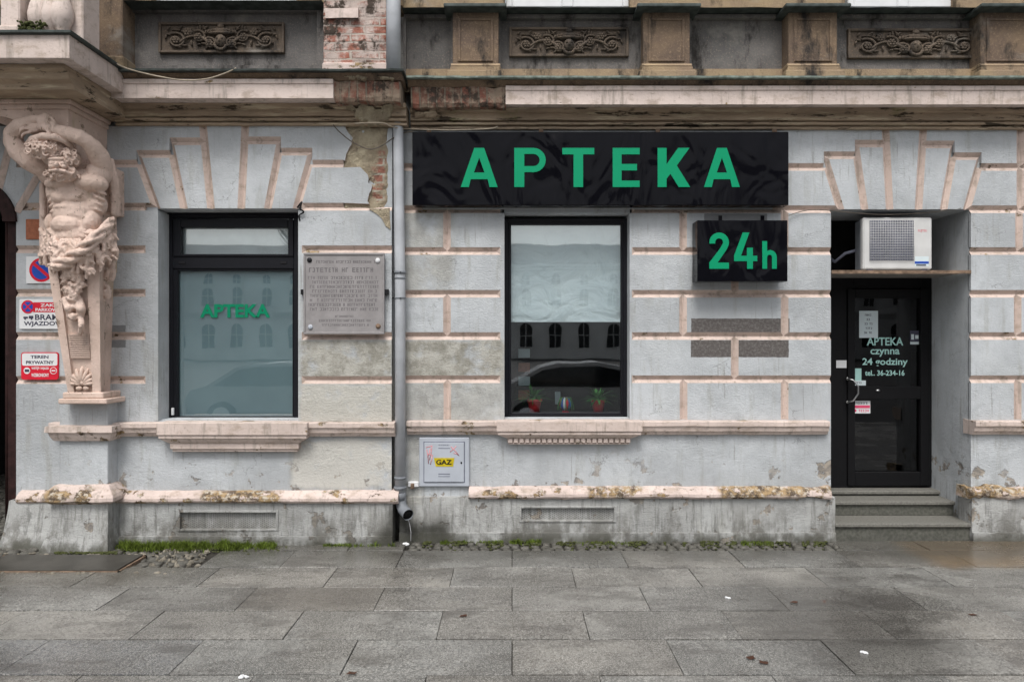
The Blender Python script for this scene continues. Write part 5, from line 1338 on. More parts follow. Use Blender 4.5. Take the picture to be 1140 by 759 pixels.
# cables
def cable(pts, r, mat, label): 
    P_ = [P(*p) for p in pts]; out = []
    for i in range(len(P_) - 1):
        p0 = P_[max(i - 1, 0)]; p1 = P_[i]; p2 = P_[i + 1]; p3 = P_[min(i + 2, len(P_) - 1)]
        for k in range(6):
            t = k / 6; out.append(.5 * ((2 * p1) + (-p0 + p2) * t + (2 * p0 - 5 * p1 + 4 * p2 - p3) * t * t + (-p0 + 3 * p1 - 3 * p2 + p3) * t ** 3))
    out.append(P_[-1]); mb = MB(); mb.tube(out, r, 0, 6); tag(mb.build('cable', mat), label, 'cable')
cable([(104, 52, -.85), (122, 66, -.6), (140, 76, -.52), (175, 85, -.5), (205, 89.5, -.5), (230, 88, -.49), (250, 82, -.48), (263, 76, -.47)], .006, 'cablelight', 'pale slack cable looping from the balcony over the left cornice')
cable([(371, 139, -.2), (378, 147, -.17), (392, 158, -.16), (410, 166, -.16), (424, 163, -.16), (436, 155, -.14), (450, 148, -.1), (459, 147, -.15)], .005, 'cable', 'dark cable drooping over the bare corner masonry to the drainpipe')
cable([(395, 137.5, -.24), (425, 137, -.24), (436, 141, -.2), (452, 143.5, -.1), (500, 145, -.09), (545, 143.5, -.1), (554, 141, -.12)], .006, 'cablelight', 'pale cable running along the moulding above the long sign')
cable([(331, 231, -.13), (336, 225, -.17), (334, 232, -.17), (338, 236, -.15), (333, 240, -.13), (334, 246, -.12)], .007, 'black', 'short black cable knot at the upper right corner of the frosted window')
cable([(878, 240, -.03), (890, 236, -.02), (905, 233.5, -.02), (925, 234.5, -.02), (950, 237, .02), (985, 239, .03), (1030, 237, .03), (1070, 232, .0)], .004, 'cable', 'thin cable sagging across the top of the doorway')

# ------------------------------------------------------------------ statue (atlas supporting the balcony)
st = empty('atlas_statue', P(93, 445, -.3), 'pinkish stone bearded atlas figure, arms folded overhead, carrying the balcony on a tapering pedestal', 'statue')
b = MB(); V = P
def E(px, py, Y, rx, ry, rz, rot=None): b.ell(V(px, py, Y), (rx, ry, rz), rot)
ry_ = lambda a: Euler((0, a, 0)).to_matrix()
# trunk
E(84, 212, -.48, .238, .135, .22); E(86, 238, -.48, .195, .14, .18); E(86, 262, -.48, .205, .14, .17); E(88, 282, -.46, .22, .13, .12)
E(86, 198, -.46, .25, .13, .12)
b.box(X(62, -.4), X(110, -.4), -.43, YL, Z(300, -.4), Z(178, -.4)); b.box(X(50, -.3), X(100, -.3), -.40, YL, Z(200, -.3), Z(150, -.3))
# chest, rib cage, abdomen, flanks
E(69, 204, -.55, .135, .098, .068, ry_(-.08)); E(101, 204, -.55, .140, .100, .074, ry_(.10)); E(86, 196, -.52, .16, .10, .07)
E(72, 221, -.53, .100, .098, .064, ry_(.15)); E(87, 221, -.53, .100, .098, .064, ry_(-.15)); E(79, 232, -.525, .135, .098, .045)
E(78, 251, -.53, .150, .115, .092); E(102, 248, -.51, .075, .095, .10, ry_(.25)); E(58, 250, -.49, .045, .08, .09)
for k in range(4): E(111 - k * 1.3, 213 + k * 6.5, -.53 + .006 * k, .060, .048, .020, ry_(.5)); E(57 + k, 217 + k * 6, -.545, .04, .03, .016, ry_(-.6))
E(107, 228, -.48, .085, .09, .10)
# arms
def limb(pts): b.chain([V(p[0], p[1], p[2]) for p in pts], [p[3] for p in pts])
limb([(59, 193, -.48, .078), (47, 187.5, -.53, .078), (33, 179, -.58, .084), (21, 168, -.61, .082), (15, 158, -.62, .072), (15, 149, -.63, .070), (22, 141, -.66, .064), (30, 137, -.69, .050), (37, 133, -.71, .036), (42, 133, -.72, .034)])
limb([(113, 196, -.46, .078), (114, 185, -.50, .080), (110, 174, -.57, .080), (104, 165, -.63, .070), (97, 157.5, -.68, .056), (89, 153, -.71, .060), (77, 149, -.73, .056), (64, 145, -.74, .042), (52, 142, -.74, .037), (46, 141, -.73, .034)])
E(55, 195, -.48, .085, .09, .085); E(109, 193, -.50, .095, .10, .10)
def hand(px, py, Y, ang, flip, curl=.5):
    c = V(px, py, Y); d = Vector((math.cos(ang), -.1, math.sin(ang))).normalized(); up_ = Vector((-math.sin(ang), 0, math.cos(ang)))
    b.ell(c, (.055, .025, .043), ry_(-ang))
    for k, (l, o) in enumerate(((.074, -.042), (.092, -.015), (.090, .013), (.070, .041))):
        o2 = o * 1.25
        p0 = c + d * .030 + up_ * o; p1 = c + d * (.030 + l * .5) + up_ * o2 + Vector((0, -.010, -.004)); p2 = p1 + d * l * .34 + Vector((0, .004, -.020)); p3 = p2 + d * l * .14 + Vector((0, .014, -.018))
        b.chain([p0, p1, p2, p3], [.0115, .011, .0105, .0085], seg=8)
    p0 = c - d * .02 + up_ * .03 * flip; b.chain([p0, p0 + up_ * .028 * flip + d * .02, p0 + up_ * .034 * flip + d * .055], [.016, .014, .010], seg=8)
hand(47.5, 134.5, -.755, -.42, 1); hand(39, 142, -.71, PI - .1, -1)
# neck and bowed head
b.chain([V(82, 198, -.50), V(72, 184, -.58)], [.10, .09])
rot = Euler((math.radians(35), math.radians(-12), 0)).to_matrix()
b.ell(V(63, 170, -.62), (.120, .13, .145), rot)
E(66, 182, -.695, .085, .06, .06)
E(62, 177, -.745, .07, .02, .012); E(63, 183.5, -.775, .014, .026, .024)
E(57, 181.5, -.745, .017, .012, .009); E(70, 181.5, -.745, .017, .012, .009); E(57, 185.5, -.735, .022, .02, .018); E(71, 185.5, -.735, .022, .02, .018)
E(83, 180, -.61, .014, .025, .03)
# cloak edges hanging behind the arms
b.box(X(118, -.3), X(126, -.3), -.33, YL, Z(238, -.3), Z(186, -.3)); b.box(X(50, -.25), X(60, -.25), -.33, YL, Z(296, -.25), Z(206, -.25))
body = b.build('figure', 'statue', st)
def carve(o, vox, it, disp=0, size=.05):
    m_ = o.modifiers.new('union', 'REMESH'); m_.mode = 'VOXEL'; m_.voxel_size = vox; m_.use_smooth_shade = True
    if it: q_ = o.modifiers.new('soften', 'SMOOTH'); q_.factor = .5; q_.iterations = it
    if disp:
        tx = bpy.data.textures.new('carving_noise', 'CLOUDS'); tx.noise_scale = size; tx.noise_depth = 3
        d_ = o.modifiers.new('chisel', 'DISPLACE'); d_.texture = tx; d_.strength = disp; d_.mid_level = .5; d_.texture_coords = 'GLOBAL'
carve(body, .0058, 4, .007, .03)
# hair, headband and beard: tight curls on the surface of rounded masses
rs = random.Random(3)
def curls(mb, cx, cy, Yc, rx, ry, rz, n, rlo, rhi):
    mb.ell(V(cx, cy, Yc), (rx, ry, rz)); c = V(cx, cy, Yc); placed = []
    for _ in range(n * 12):
        if len(placed) >= n: break
        u, v = rs.uniform(-1, 1), rs.uniform(-1, 1)
        if u * u + v * v > .98: continue
        x, z = c.x + u * rx, c.z + v * rz
        if any((x - a) ** 2 + (z - b2) ** 2 < (rlo * 1.35) ** 2 for a, b2 in placed): continue
        placed.append((x, z)); y = c.y - ry * math.sqrt(1 - u * u - v * v) - .008; r = rs.uniform(rlo, rhi)
        a0 = rs.uniform(0, 6.3); sg = rs.choice((-1, 1)); pts = []
        for k in range(10):
            t = k / 9; a = a0 + sg * t * 5.6; q_ = r * (1 - .8 * t); pts.append(Vector((x + math.cos(a) * q_, y - .012 * t, z + math.sin(a) * q_)))
        mb.tube(pts, [r * .36] * 10, 0, 6)
hb = MB(); curls(hb, 50, 166, -.70, .135, .085, .072, 40, .020, .026); curls(hb, 80, 177, -.645, .068, .07, .07, 16, .019, .025); 
hb.chain([V(30, 161, -.66), V(36, 155, -.74), V(48, 151.5, -.78), V(61, 152.5, -.77), V(73, 157, -.72), V(80, 164, -.66)], [.020, .026, .028, .028, .026, .02])
ho = hb.build('hair', 'statue', st); carve(ho, .0050, 0)
hb = MB(); curls(hb, 71, 194.5, -.63, .132, .085, .062, 42, .019, .026)
hb.chain([V(55, 190, -.735), V(64, 189, -.755), V(72, 190.5, -.745), V(79, 194, -.71)], [.010, .014, .014, .009], seg=8)
ho = hb.build('beard', 'statue', st); carve(ho, .0050, 0)
# drapery
b = MB()
def fold(pts, r): b.chain([V(*p) for p in pts], [r * (1 - .3 * i / (len(pts) - 1)) for i in range(len(pts))], seg=8)
for (pts, w) in ((((122, 180), (127, 200), (129, 220), (128, 238)), .030), (((50, 206), (50, 222), (50.5, 240)), .026)):
    for dx, dy in ((-2, 0), (1.2, .03)): b.chain([V(x + dx, y, -.34 + dy) for x, y in pts], [w] * len(pts), seg=8)
# rolled cloth running from the left hip up to the right flank
n_ = 26
for st_ in range(4):
    pts = []; rr_ = []
    for k in range(n_):
        t = k / (n_ - 1); px = 60 + 66 * t; py = 296 - 46 * t + 5 * math.sin(t * 4); a = st_ * PI / 2 + t * 7.5; w = .030 + .012 * math.sin(t * PI)
        Yc = -.60 - .07 * math.sin(t * PI) + .13 * max(0, t - .6) / .4
        pts.append(V(px, py, Yc) + Vector((0, math.cos(a) * w, math.sin(a) * w))); rr_.append(.023 + .006 * math.sin(t * 17 + st_ * 2))
    b.tube(pts, rr_, 0, 8)
# hanging zigzag clusters
def cluster(x0, x1, ytop, yl, yr, Yl, Yr, n, seed):
    r4 = random.Random(seed)
    for k in range(n):
        t = k / (n - 1); x = x0 + (x1 - x0) * t; yb = yl + (yr - yl) * t + 5 * (-1) ** k; Yc = Yl + (Yr - Yl) * t; h_ = yb - ytop; pts = []
        for j in range(7):
            u = j / 6; pts.append((x + r4.uniform(-1.2, 1.2) + 2.2 * math.sin(u * 5 + k), ytop + h_ * u, Yc - .028 * math.sin(u * PI) - .012 * (k % 2)))
        fold(pts, .021)
    for k in range(n * 3):
        t = r4.random(); x = x0 + (x1 - x0) * t; Yc = Yl + (Yr - Yl) * t - .03; y = ytop + r4.random() * (yl + (yr - yl) * t - ytop)
        a = r4.uniform(-1, 1); b.chain([V(x - 4, y + 4 * a, Yc), V(x, y, Yc - .015), V(x + 4, y - 3 * a + 2, Yc)], [.009, .015, .009], seg=7)
cluster(47, 62, 256, 288, 298, -.46, -.56, 7, 1); cluster(98, 128, 258, 304, 284, -.60, -.42, 11, 2); cluster(62, 98, 268, 294, 300, -.60, -.62, 9, 3)
# swag with foliage hanging in the centre
b.ell(V(81, 300, -.55), (.085, .055, .09))
for k in range(60):
    t = k / 59; y = 292 + t * 42; w = (1 - abs(t - .5) * 1.3) * 14
    px = 80 + t * 2 + rs.uniform(-1, 1) * w; Yc = -.56 - .03 * (1 - abs(px - 81) / 14) + .06 * t; a = rs.uniform(-1, 1)
    b.chain([V(px - 4, y + 3 * a, Yc + .01), V(px, y, Yc - .02), V(px + 4, y - 2 * a, Yc + .01)], [.008, .018, .010], seg=7)
for x0_, y0_, x1_, y1_, r_ in ((74, 334, 78, 352, .034), (88, 334, 90, 354, .034), (78, 350, 83, 355, .028), (90, 352, 89, 372, .022), (82, 336, 84, 346, .02)): b.chain([V(x0_, y0_, -.50), V((x0_ + x1_) / 2 + 1, (y0_ + y1_) / 2, -.525), V(x1_, y1_, -.48)], [r_, r_ * 1.1, r_ * .7], seg=10)
# volutes on the right flank
for cx, cy, r0 in ((120, 302, .085), (117, 324, .06)):
    pts = []
    for k in range(26):
        t = k / 25; a = -1.2 + t * 8; r = r0 * (1 - .75 * t); c = V(cx, cy, -.33); pts.append(c + Vector((math.cos(a) * r * .6, -.03 * t, math.sin(a) * r)))
    b.tube(pts, [.026 * (1 - .3 * k / 25) for k in range(26)], 0, 8)
fold([(127, 284, -.33), (124, 300, -.34), (116, 312, -.34), (112, 326, -.33), (116, 334, -.33)], .026)
dr_ = b.build('drapery', 'statue', st); carve(dr_, .0055, 2, .014, .03)
# tapering pedestal
h = MB()
def herm(px0t, px1t, px0b, px1b, yt, yb, Yt, Yb, Yback, m=0, right=True):
    a = [V(px0t, yt, Yt), V(px1t, yt, Yt), V(px1b, yb, Yb), V(px0b, yb, Yb)]
    bk = [Vector((p.x, Yback, p.z)) for p in a]
    if right: bk[1].x = X(123, Yback); bk[2].x = X(119, Yback)
    h.add(a + bk, [(0, 1, 2, 3), (4, 5, 6, 7), (0, 1, 5, 4), (1, 2, 6, 5), (2, 3, 7, 6), (3, 0, 4, 7)], m)
herm(56, 109, 79, 110.5, 296, 437, -.50, -.355, YL)                                  # core
herm(52.5, 63, 75.5, 82.5, 293, 437, -.53, -.385, YL, 0, False); herm(96, 110.5, 103, 112, 293, 437, -.53, -.385, YL)   # stiles
yt = 372
for k in range(13): 
    t = (372 + k * 2.1 - 293) / 144; yf = -.515 + .145 * t
    h.box(X(64 + 18 * t + 2, yf), X(97 + 5 * t, yf), yf - .006, yf + .03, Z(373.1 + k * 2.1, yf), Z(371.9 + k * 2.1, yf))
for k in range(9):      # palmette
    a = PI / 2 + (k - 4) * .36; l = .155 - .012 * abs(k - 4); c = V(92, 428, -.375)
    pts = [c + Vector((math.cos(a) * l * t, -.018 * math.sin(t * PI) - .004, math.sin(a) * l * t * .98)) for t in (0, .35, .7, 1)]
    h.tube(pts, [.006, .012, .017, .008], 0, 7)
h.ell(V(88, 432, -.385), (.026, .018, .018)); h.ell(V(96, 432, -.385), (.026, .018, .018)); h.ell(V(92, 426, -.385), (.018, .018, .022))
h.box(X(71, -.38), X(116, -.38), -.40, YL, Z(443.5, -.38), Z(436.5, -.38), 0, .008); h.box(X(66, -.40), X(120, -.40), -.42, YL, Z(449.5, -.4), Z(443.6, -.4), 0, .008)
h.build('pedestal', 'statue', st)
# ------------------------------------------------------------------ ground
gr = MB(); gr.box(-90, 90, -120, 12, -.30, -.17); tag(gr.build('ground', 'asphalt'), kind='structure')
bs = MB(); bs.box(-11, 11, -7.6, 6, -.16, -.022); tag(bs.build('pavement_bed', 'joint'), kind='structure')
kb = MB(); kb.box(-11, 11, -7.78, -7.62, -.2, .0, 0, .012); tag(kb.build('kerb', 'stepgranite'), kind='structure')
sl = MB(); tones = []
Yrow = -.34; pitch = .452; L_ = .91
def slab(x0, x1, y0, y1, tone, m=0, dz=0.0, jit=True):
    g = .0018; b0 = len(sl.f); z = dz + (R.uniform(-.0025, .0025) if jit else 0); tx = R.uniform(-.0015, .0015); ty = R.uniform(-.0015, .0015)
    x0 += g + R.uniform(0, .002); x1 -= g; y0 += g + .005 + R.uniform(0, .004); y1 -= g + .003; bv = .0012
    t = [(x0 + bv, y0 + bv, z - tx - ty), (x1 - bv, y0 + bv, z + tx - ty), (x1 - bv, y1 - bv, z + tx + ty), (x0 + bv, y1 - bv, z - tx + ty)]
    o = [(x0, y0, z - .002), (x1, y0, z - .002), (x1, y1, z - .002), (x0, y1, z - .002)]; w = [(a, b, -.03) for a, b, _ in o]
    sl.add(t + o + w, [(0, 1, 2, 3)] + [(4 + i, 4 + (i + 1) % 4, (i + 1) % 4, i) for i in range(4)] + [(8 + i, 8 + (i + 1) % 4, 4 + (i + 1) % 4, 4 + i) for i in range(4)], m)
    tones.extend([tone] * 9)
for r in range(0, 17):
    y1_, y0_ = Yrow - pitch * r, Yrow - pitch * (r + 1); off = 0.0 if r % 2 == 0 else .46
    for k in range(-11, 12):
        x0_ = off + k * L_; x1_ = x0_ + L_
        if r == 0 and x1_ < -2.6: continue               # left: plate and rubble area
        if r == 0 and x0_ < -2.6 < x1_: x0_ = -2.45
        g = R.uniform(.74, 1.24); wv = R.uniform(-.05, .05); tone = (g + wv, g, g - wv); mm = 0
        if r == 4 and x1_ < -1.8: tone = (.62, .68, .80)
        if r == 2 and k == -2: tone = (.95, .9, .82)
        slab(x0_, x1_, y0_, y1_, tone, mm)
# row against the wall
x = -2.3
for k in range(40):
    x1_ = x + L_
    if x < X(452): slab(x, min(x1_, X(455)), Yrow, -.19 if x1_ < X(437) else -.05, (.85, .85, .82))
    x = x1_
for k in range(8): slab(2.8 + k * L_ * .8, 2.8 + (k + 1) * L_ * .8, Yrow, -.055, (1.0, .93, .82) if k else (.9, .9, .88))
o = sl.build('pavement', ['slab', 'blueslab']); tag(o, kind='structure')
ca = o.data.color_attributes.new('tone', 'FLOAT_COLOR', 'CORNER'); i = 0
for p, tn in zip(o.data.polygons, tones):
    for li in p.loop_indices: ca.data[li].color = (*tn, 1)
# cobble strip and gateway cobbles
cbm = MB()
def cobbles(x0, x1, y0, y1, sz, seed):
    r2 = random.Random(seed); ny = max(1, round((y1 - y0) / sz)); sy = (y1 - y0) / ny
    for j in range(ny):
        x = x0 + r2.uniform(0, sz * .5)
        while x < x1 - sz * .5:
            w = sz * r2.uniform(.8, 1.3); z = r2.uniform(-.008, .006) - .004; cx = x + w / 2; cy = y0 + (j + .5) * sy
            a = r2.uniform(-.12, .12); hw, hh = w * .44, sy * .44; vs = []
            for (rr_, zz_) in ((1, -.03), (1, z - .010), (.72, z)):
                for k in range(8):
                    th = k * PI / 4 + PI / 8; ex = math.copysign(abs(math.cos(th)) ** .5, math.cos(th)) * hw * rr_; ey = math.copysign(abs(math.sin(th)) ** .5, math.sin(th)) * hh * rr_
                    vs.append((cx + ex * math.cos(a) - ey * math.sin(a), cy + ex * math.sin(a) + ey * math.cos(a), zz_))
            cbm.add(vs, [(i * 8 + k, i * 8 + (k + 1) % 8, (i + 1) * 8 + (k + 1) % 8, (i + 1) * 8 + k) for i in range(2) for k in range(8)] + [tuple(16 + k for k in range(8))], 0, True)
            x += w
cobbles(X(458), 2.82, -.33, -.06, .085, 1)
cobbles(-6.5, -2.55, -.80, -.20, .10, 2)
cobbles(xr - 2.5, xr - .0, -.2, 4.5, .11, 3)
tag(cbm.build('cobble_strip', 'cobble'), kind='structure')
# metal plate and rubble at the left
mp = empty('access_cover', P(70, 640, -.6), 'dark wet rectangular cover plate let into the pavement before the statue pier', 'cover')
mb = MB(); d0, d1 = 6.4 - .50, 6.4 - .82
def gxy(px, Y): return X(px, Y)
ya_, yb_ = -.50, -.90
pts = [(gxy(12, ya_), ya_), (gxy(156, ya_), ya_), (gxy(126, yb_), yb_), (gxy(-18, yb_), yb_)]
pts = [(-4.15, ya_), (-3.03, ya_), (-3.03, yb_), (-4.15, yb_)]
mb.add([(x, y, .012) for x, y in pts] + [(x, y, -.02) for x, y in pts], [(0, 1, 2, 3)] + [(i, (i + 1) % 4, 4 + (i + 1) % 4, 4 + i) for i in range(4)])
mb.build('plate', 'plate', mp)
mb = MB()
for a_, b_ in (((-4.17, ya_), (-3.01, ya_)), ((-3.01, ya_), (-3.01, yb_)), ((-3.01, yb_), (-4.17, yb_))):
    mb.box(min(a_[0], b_[0]) - .008, max(a_[0], b_[0]) + .008, min(a_[1], b_[1]) - .008, max(a_[1], b_[1]) + .008, -.02, .006, 0)
mb.build('rim', 'rust', mp)
rb = MB(); r2 = random.Random(9)
for k in range(75):
    t = r2.random(); x = -2.98 + .42 * r2.random() + .12 * t; y = -.28 - t * .5; s_ = r2.uniform(.006, .022)
    Mx = Euler((r2.uniform(0, 3), r2.uniform(0, 3), r2.uniform(0, 3))).to_matrix(); rb.ell((x, y, -.012 + s_ * .2), (s_ * 1.3, s_, s_ * .6), Mx, seg=6, rings=4)
for k in range(60):
    x = r2.uniform(-4.4, -2.5); y = r2.uniform(-.95, -.9) if r2.random() < .5 else r2.uniform(-.5, -.42); s_ = r2.uniform(.006, .02); rb.ell((x, y, .0), (s_ * 1.3, s_, s_ * .6), seg=6, rings=4)
o = rb.build('rubble', 'rubble'); tag(o, 'loose broken stones and grit beside the cover plate', 'rubble', kind='stuff')
for p in o.data.polygons: p.use_smooth = False
# grass and moss
gs = MB(); r2 = random.Random(21)
def blade(x, y, h, w, lean):
    a = r2.uniform(0, 2 * PI); dx, dy = math.cos(a) * w, math.sin(a) * w; lx, ly = r2.uniform(-lean, lean), r2.uniform(-lean, lean) - lean * .2
    gs.add([(x - dx, y - dy, -.01), (x + dx, y + dy, -.01), (x + dx * .7 + lx * .4, y + dy * .7 + ly * .4, h * .55), (x - dx * .7 + lx * .4, y - dy * .7 + ly * .4, h * .55), (x + lx, y + ly, h)], [(0, 1, 2, 3), (3, 2, 4)])
def patch(px0, px1, ywall, n, h, spread):
    for k in range(n):
        px = r2.uniform(px0, px1); dens = mnoise.noise(Vector((px * .09, 3, 0))) * .9 + .5
        if r2.random() > dens: continue
        y = ywall - abs(r2.gauss(0, spread)); blade(X(px, y), y, h * r2.uniform(.3, 1.1) * (.5 + dens), .0028, h * .7)
patch(128, 308, -.19, 5200, .055, .06); patch(140, 215, -.24, 1800, .07, .05); patch(240, 300, -.22, 900, .06, .05); patch(360, 398, -.2, 700, .03, .02); patch(490, 560, -.08, 500, .022, .03)
patch(568, 602, -.08, 1000, .035, .03); patch(640, 700, -.09, 250, .014, .04); patch(825, 862, -.09, 600, .02, .05); patch(400, 440, -.19, 200, .03, .02)
tag(gs.build('grass', 'grass'), 'green grass and weeds sprouting along the foot of the wall', 'grass', kind='stuff')
ms = MB()
for k in range(1500):
    px = r2.uniform(470, 925); 
    if mnoise.noise(Vector((px * .05, 9, 0))) < .0: continue
    y = -.06 - abs(r2.gauss(0, .09)); 
    if y < -.33: continue
    s_ = r2.uniform(.004, .013); ms.ell((X(px, y), y, -.004 + r2.random() * .006), (s_ * 1.4, s_, s_ * .7), seg=5, rings=4)
for k in range(900):
    px = r2.uniform(60, 320); y = -.36 - abs(r2.gauss(0, .05)) if px < 130 else -.2 - abs(r2.gauss(0, .06)); s_ = r2.uniform(.004, .012); ms.ell((X(px, y), y, -.004), (s_ * 1.4, s_, s_ * .7), seg=5, rings=4)
tag(ms.build('moss', 'moss'), 'patchy olive moss between the cobbles along the wall base', 'moss', kind='stuff')
# litter
lit = [(272, 754, .02, 'small crumpled white scrap nearest the bottom edge of the pavement'), (810, 666, .012, 'tiny white scrap on the slabs below the shop window'), (962, 727, .014, 'white speck of litter on the dark stained slabs before the door'),
       (911, 602, .016, 'white scrap on the cobbles left of the door steps'), (757, 598, .016, 'white bottle-cap sized scrap in the moss under the small sign'), (783, 600.5, .012, 'tiny white crumb in the moss right of the larger scrap')]
for px, py, s_, lab in lit:
    d = F * EYE / (py - 379.5); x, y = (px - 570) * d / F, d - CAMD; mb = MB()
    for k in range(5): mb.ell((x + r2.uniform(-s_, s_), y + r2.uniform(-s_, s_) * .7, .006), (s_ * r2.uniform(.5, 1), s_ * .6, .007), Euler((r2.uniform(-.3, .3), r2.uniform(-.3, .3), r2.uniform(0, 3))).to_matrix(), seg=6, rings=4)
    o = mb.build('litter', 'white'); tag(o, lab, 'litter', 'scraps of white litter on the pavement')
    for p in o.data.polygons: p.use_smooth = False
M['deadleaf'] = simple('dead_leaf', (.075, .035, .022), .6, 0, .3, 30)
for px, py, lab in ((836, 733, 'larger dark red-brown leaf in the middle of the pavement'), (850, 738, 'smaller dark red-brown leaf right of the larger one'), (392, 750, 'reddish leaf on the slabs near the bottom edge left of centre'), (1084, 685, 'dark leaf on the slab seam beyond the stained area'), (516, 686, 'dark leaf on the slabs below the gas cabinet'), (884, 671, 'small dark leaf on the slabs before the small sign')):
    d = F * EYE / (py - 379.5); x, y = (px - 570) * d / F, d - CAMD; mb = MB(); a0 = r2.uniform(0, 3); vs = [(x, y, .008)]
    for k in range(12): a = k * PI / 6; rr_ = .018 * (1.7 if k % 6 == 0 else 1) * r2.uniform(.7, 1.1); vs.append((x + rr_ * 1.5 * math.cos(a + a0), y + rr_ * math.sin(a + a0), .004 + r2.uniform(0, .006)))
    mb.add(vs, [(0, 1 + k, 1 + (k + 1) % 12) for k in range(12)]); tag(mb.build('fallen_leaf', 'deadleaf'), lab, 'leaf', 'fallen leaves on the pavement')

# ------------------------------------------------------------------ across the street (seen mirrored in the glass)
ob_ = empty('opposite_building', (0, -68, 0), 'pale two-storey building with arched windows across the street, mirrored in the shop window', 'building')
mb = MB(); mb.box(-56, 56, -72, -68, -.2, 9.4); mb.box(-56.4, 56.4, -72, -67.3, 9.4, 9.75); mb.box(-56.2, 56.2, -72, -67.6, 9.1, 9.38); mb.box(-56, 56, -72, -67.7, 4.6, 4.85); mb.box(-56, 56, -72, -67.85, 4.3, 4.42); mb.box(-56, 56, -72, -67.8, -.1, .8)
for k in range(-18, 19): mb.box(k * 3 - 1.14, k * 3 - .86, -68.15, -67.9, .81, 4.29); mb.box(k * 3 - 1.1, k * 3 - .9, -68.15, -67.93, 4.86, 9.09)
mb.build('wall', 'opp', ob_)
mb = MB(); mb.add([(-56.6, -67.2, 9.76), (56.6, -67.2, 9.76), (56.6, -73, 9.76), (-56.6, -73, 9.76), (-54, -70, 12), (54, -70, 12)], [(0, 1, 5, 4), (2, 3, 4, 5), (1, 2, 5), (3, 0, 4), (0, 1, 2, 3)]); mb.build('roof', 'opproof', ob_)
for k in range(-16, 17):
    for z0, h_, ww in ((1.1, 1.9, .62), (5.4, 1.3, .5), (7.6, .7, .4)):
        x = k * 3 + 1.5; mb = MB(); fr = MB()
        def arch(w_, e): return [(x - w_, z0 - e), (x + w_, z0 - e), (x + w_, z0 + h_)] + [(x + w_ * math.cos(a), z0 + h_ + w_ * math.sin(a)) for a in [PI * j_ / 8 for j_ in range(1, 8)]] + [(x - w_, z0 + h_)]
        fr.prism(arch(ww + .14, .12), -67.97, -67.88); fr.build('window_surround', 'opp', ob_)
        mb.prism(arch(ww, 0), -67.875, -67.86); wo = mb.build('window', 'carglass', ob_)
        mb = MB(); mb.box(x - .03, x + .03, -67.855, -67.84, z0, z0 + h_ + ww); mb.box(x - ww, x + ww, -67.859, -67.845, z0 + h_ * .66, z0 + h_ * .66 + .06); mb.build('glazing_bar', 'opp', wo)
def bare_tree(x, y, hgt, seed, label):
    r3 = random.Random(seed); t = empty('bare_tree', (x, y, -.17), label, 'tree', 'bare street trees mirrored in the glass'); mb = MB(); tr = MB()
    def br(p, d, l, r, lv):
        pts = [p]; 
        for k in range(4): d = (d + Vector((r3.uniform(-.2, .2), r3.uniform(-.2, .2), r3.uniform(-.05, .18)))).normalized(); pts.append(pts[-1] + d * l / 4)
        (tr if lv == 0 else mb).tube(pts, [r * (1 - .12 * i) for i in range(5)], 0, 6 if lv < 2 else 4)
        if lv < 5:
            for k in range(4 if lv < 4 else 3):
                nd = (d + Vector((r3.uniform(-1, 1), r3.uniform(-1, 1), r3.uniform(-.25, .7))) * .85).normalized(); br(pts[-1 - (k % 3)], nd, l * r3.uniform(.58, .78), r * .58, lv + 1)
    br(Vector((x, y, -.17)), Vector((0, 0, 1)), hgt * .32, hgt * .02, 0)
    tr.build('trunk', 'bark', t); mb.build('crown', 'bark', t)
bare_tree(-1.3, -14, 8, 1, 'bare tree across the road, mirrored in the black fascia sign'); bare_tree(-5.5, -17, 9, 2, 'bare tree mirrored in the frosted window'); bare_tree(8, -19, 9, 3, 'bare tree mirrored toward the doorway')
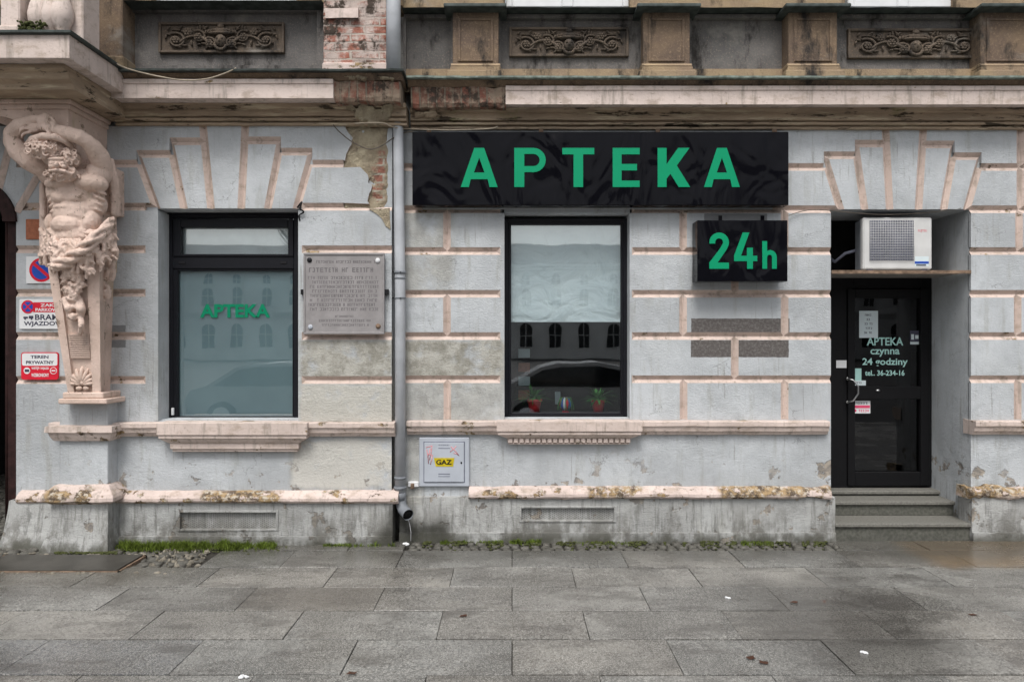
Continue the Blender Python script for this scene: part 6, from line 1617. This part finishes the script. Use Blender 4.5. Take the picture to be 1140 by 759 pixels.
def car(x, y, label):
    t = empty('parked_car', (x, y, -.17), label, 'car', 'cars parked along the opposite kerb')
    prof = [(-2.1, .35), (-2.15, .62), (-2.0, .85), (-1.7, .93), (-1.0, 1.36), (-.6, 1.45), (.3, 1.46), (.9, 1.36), (1.45, .95), (2.0, .82), (2.15, .6), (2.15, .35)]
    mb = MB(); z0 = -.17
    mb.add([(x + a, y - .8, z0 + c) for a, c in prof] + [(x + a, y + .8, z0 + c) for a, c in prof], [tuple(range(12)), tuple(range(12, 24))] + [(i, (i + 1) % 12, 12 + (i + 1) % 12, 12 + i) for i in range(12)]); mb.build('body', 'carpaint', t)
    for sy in (-.805, .805):
        mb = MB(); w = [(-1.5, .95), (-.95, 1.3), (-.5, 1.38), (.3, 1.38), (.8, 1.3), (1.25, .95)]; mb.prism([(x + a, z0 + c) for a, c in w], y + sy - .01, y + sy + .01); mb.build('window', 'carglass', t)
        for sx in (-1.3, 1.35):
            mb = MB(); mb.tube([(x + sx, y + sy - .1, z0 + .31), (x + sx, y + sy + .1, z0 + .31)], .31, 0, 24); wo = mb.build('wheel', 'tyre', t)
            mb = MB(); mb.tube([(x + sx, y + sy - .11, z0 + .31), (x + sx, y + sy + .11, z0 + .31)], .19, 0, 20); mb.build('rim', 'steel', wo)
    mb = MB(); mb.ell((x + 2.08, y + .5, z0 + .68), (.08, .18, .09)); mb.build('headlight', 'headlamp', t); mb = MB(); mb.ell((x + 2.08, y - .5, z0 + .68), (.08, .18, .09)); mb.build('headlight', 'headlamp', t)
car(1.6, -9.6, 'silver hatchback parked across from the shop window, mirrored in its lower glass'); car(-5.0, -9.8, 'silver hatchback mirrored in the lower right of the frosted window')

# ------------------------------------------------------------------ light, sky, camera
w = bpy.data.worlds.new('World'); scene.world = w; w.use_nodes = True; nt = w.node_tree
bg = nt.nodes['Background']; sky = nt.nodes.new('ShaderNodeTexSky'); sky.sky_type = 'NISHITA'; sky.sun_disc = False
EL, AZ = 58, 190           # overcast: high soft sun in front of the facade
sky.sun_elevation = math.radians(EL); sky.sun_rotation = math.radians(AZ); sky.dust_density = 4; sky.air_density = 1.2; sky.ozone_density = 1
hs = nt.nodes.new('ShaderNodeHueSaturation'); hs.inputs['Saturation'].default_value = .28; nt.links.new(sky.outputs[0], hs.inputs['Color']); nt.links.new(hs.outputs[0], bg.inputs[0]); bg.inputs[1].default_value = .11
sd = bpy.data.lights.new('overcast_sun', 'SUN'); sd.energy = 1.5; sd.angle = math.radians(22); sd.color = (1, .97, .93)
so = bpy.data.objects.new('overcast_sun', sd); col.objects.link(so)
az = math.radians(AZ); el = math.radians(EL)
dirv = Vector((math.sin(az) * math.cos(el), math.cos(az) * math.cos(el), math.sin(el)))
so.rotation_euler = dirv.to_track_quat('Z', 'Y').to_euler(); so.location = dirv * 20
cd = bpy.data.cameras.new('camera'); cd.lens = 36 * F / 1140; cd.sensor_width = 36; cd.clip_end = 300; cd.clip_start = .05
co = bpy.data.objects.new('camera', cd); col.objects.link(co); co.location = (0, -CAMD, EYE); co.rotation_euler = (PI / 2, 0, 0); scene.camera = co
scene.view_settings.view_transform = 'Standard'; scene.view_settings.look = 'None'; scene.view_settings.gamma = 1; scene.view_settings.exposure = 0.64
scene.render.engine = 'CYCLES'
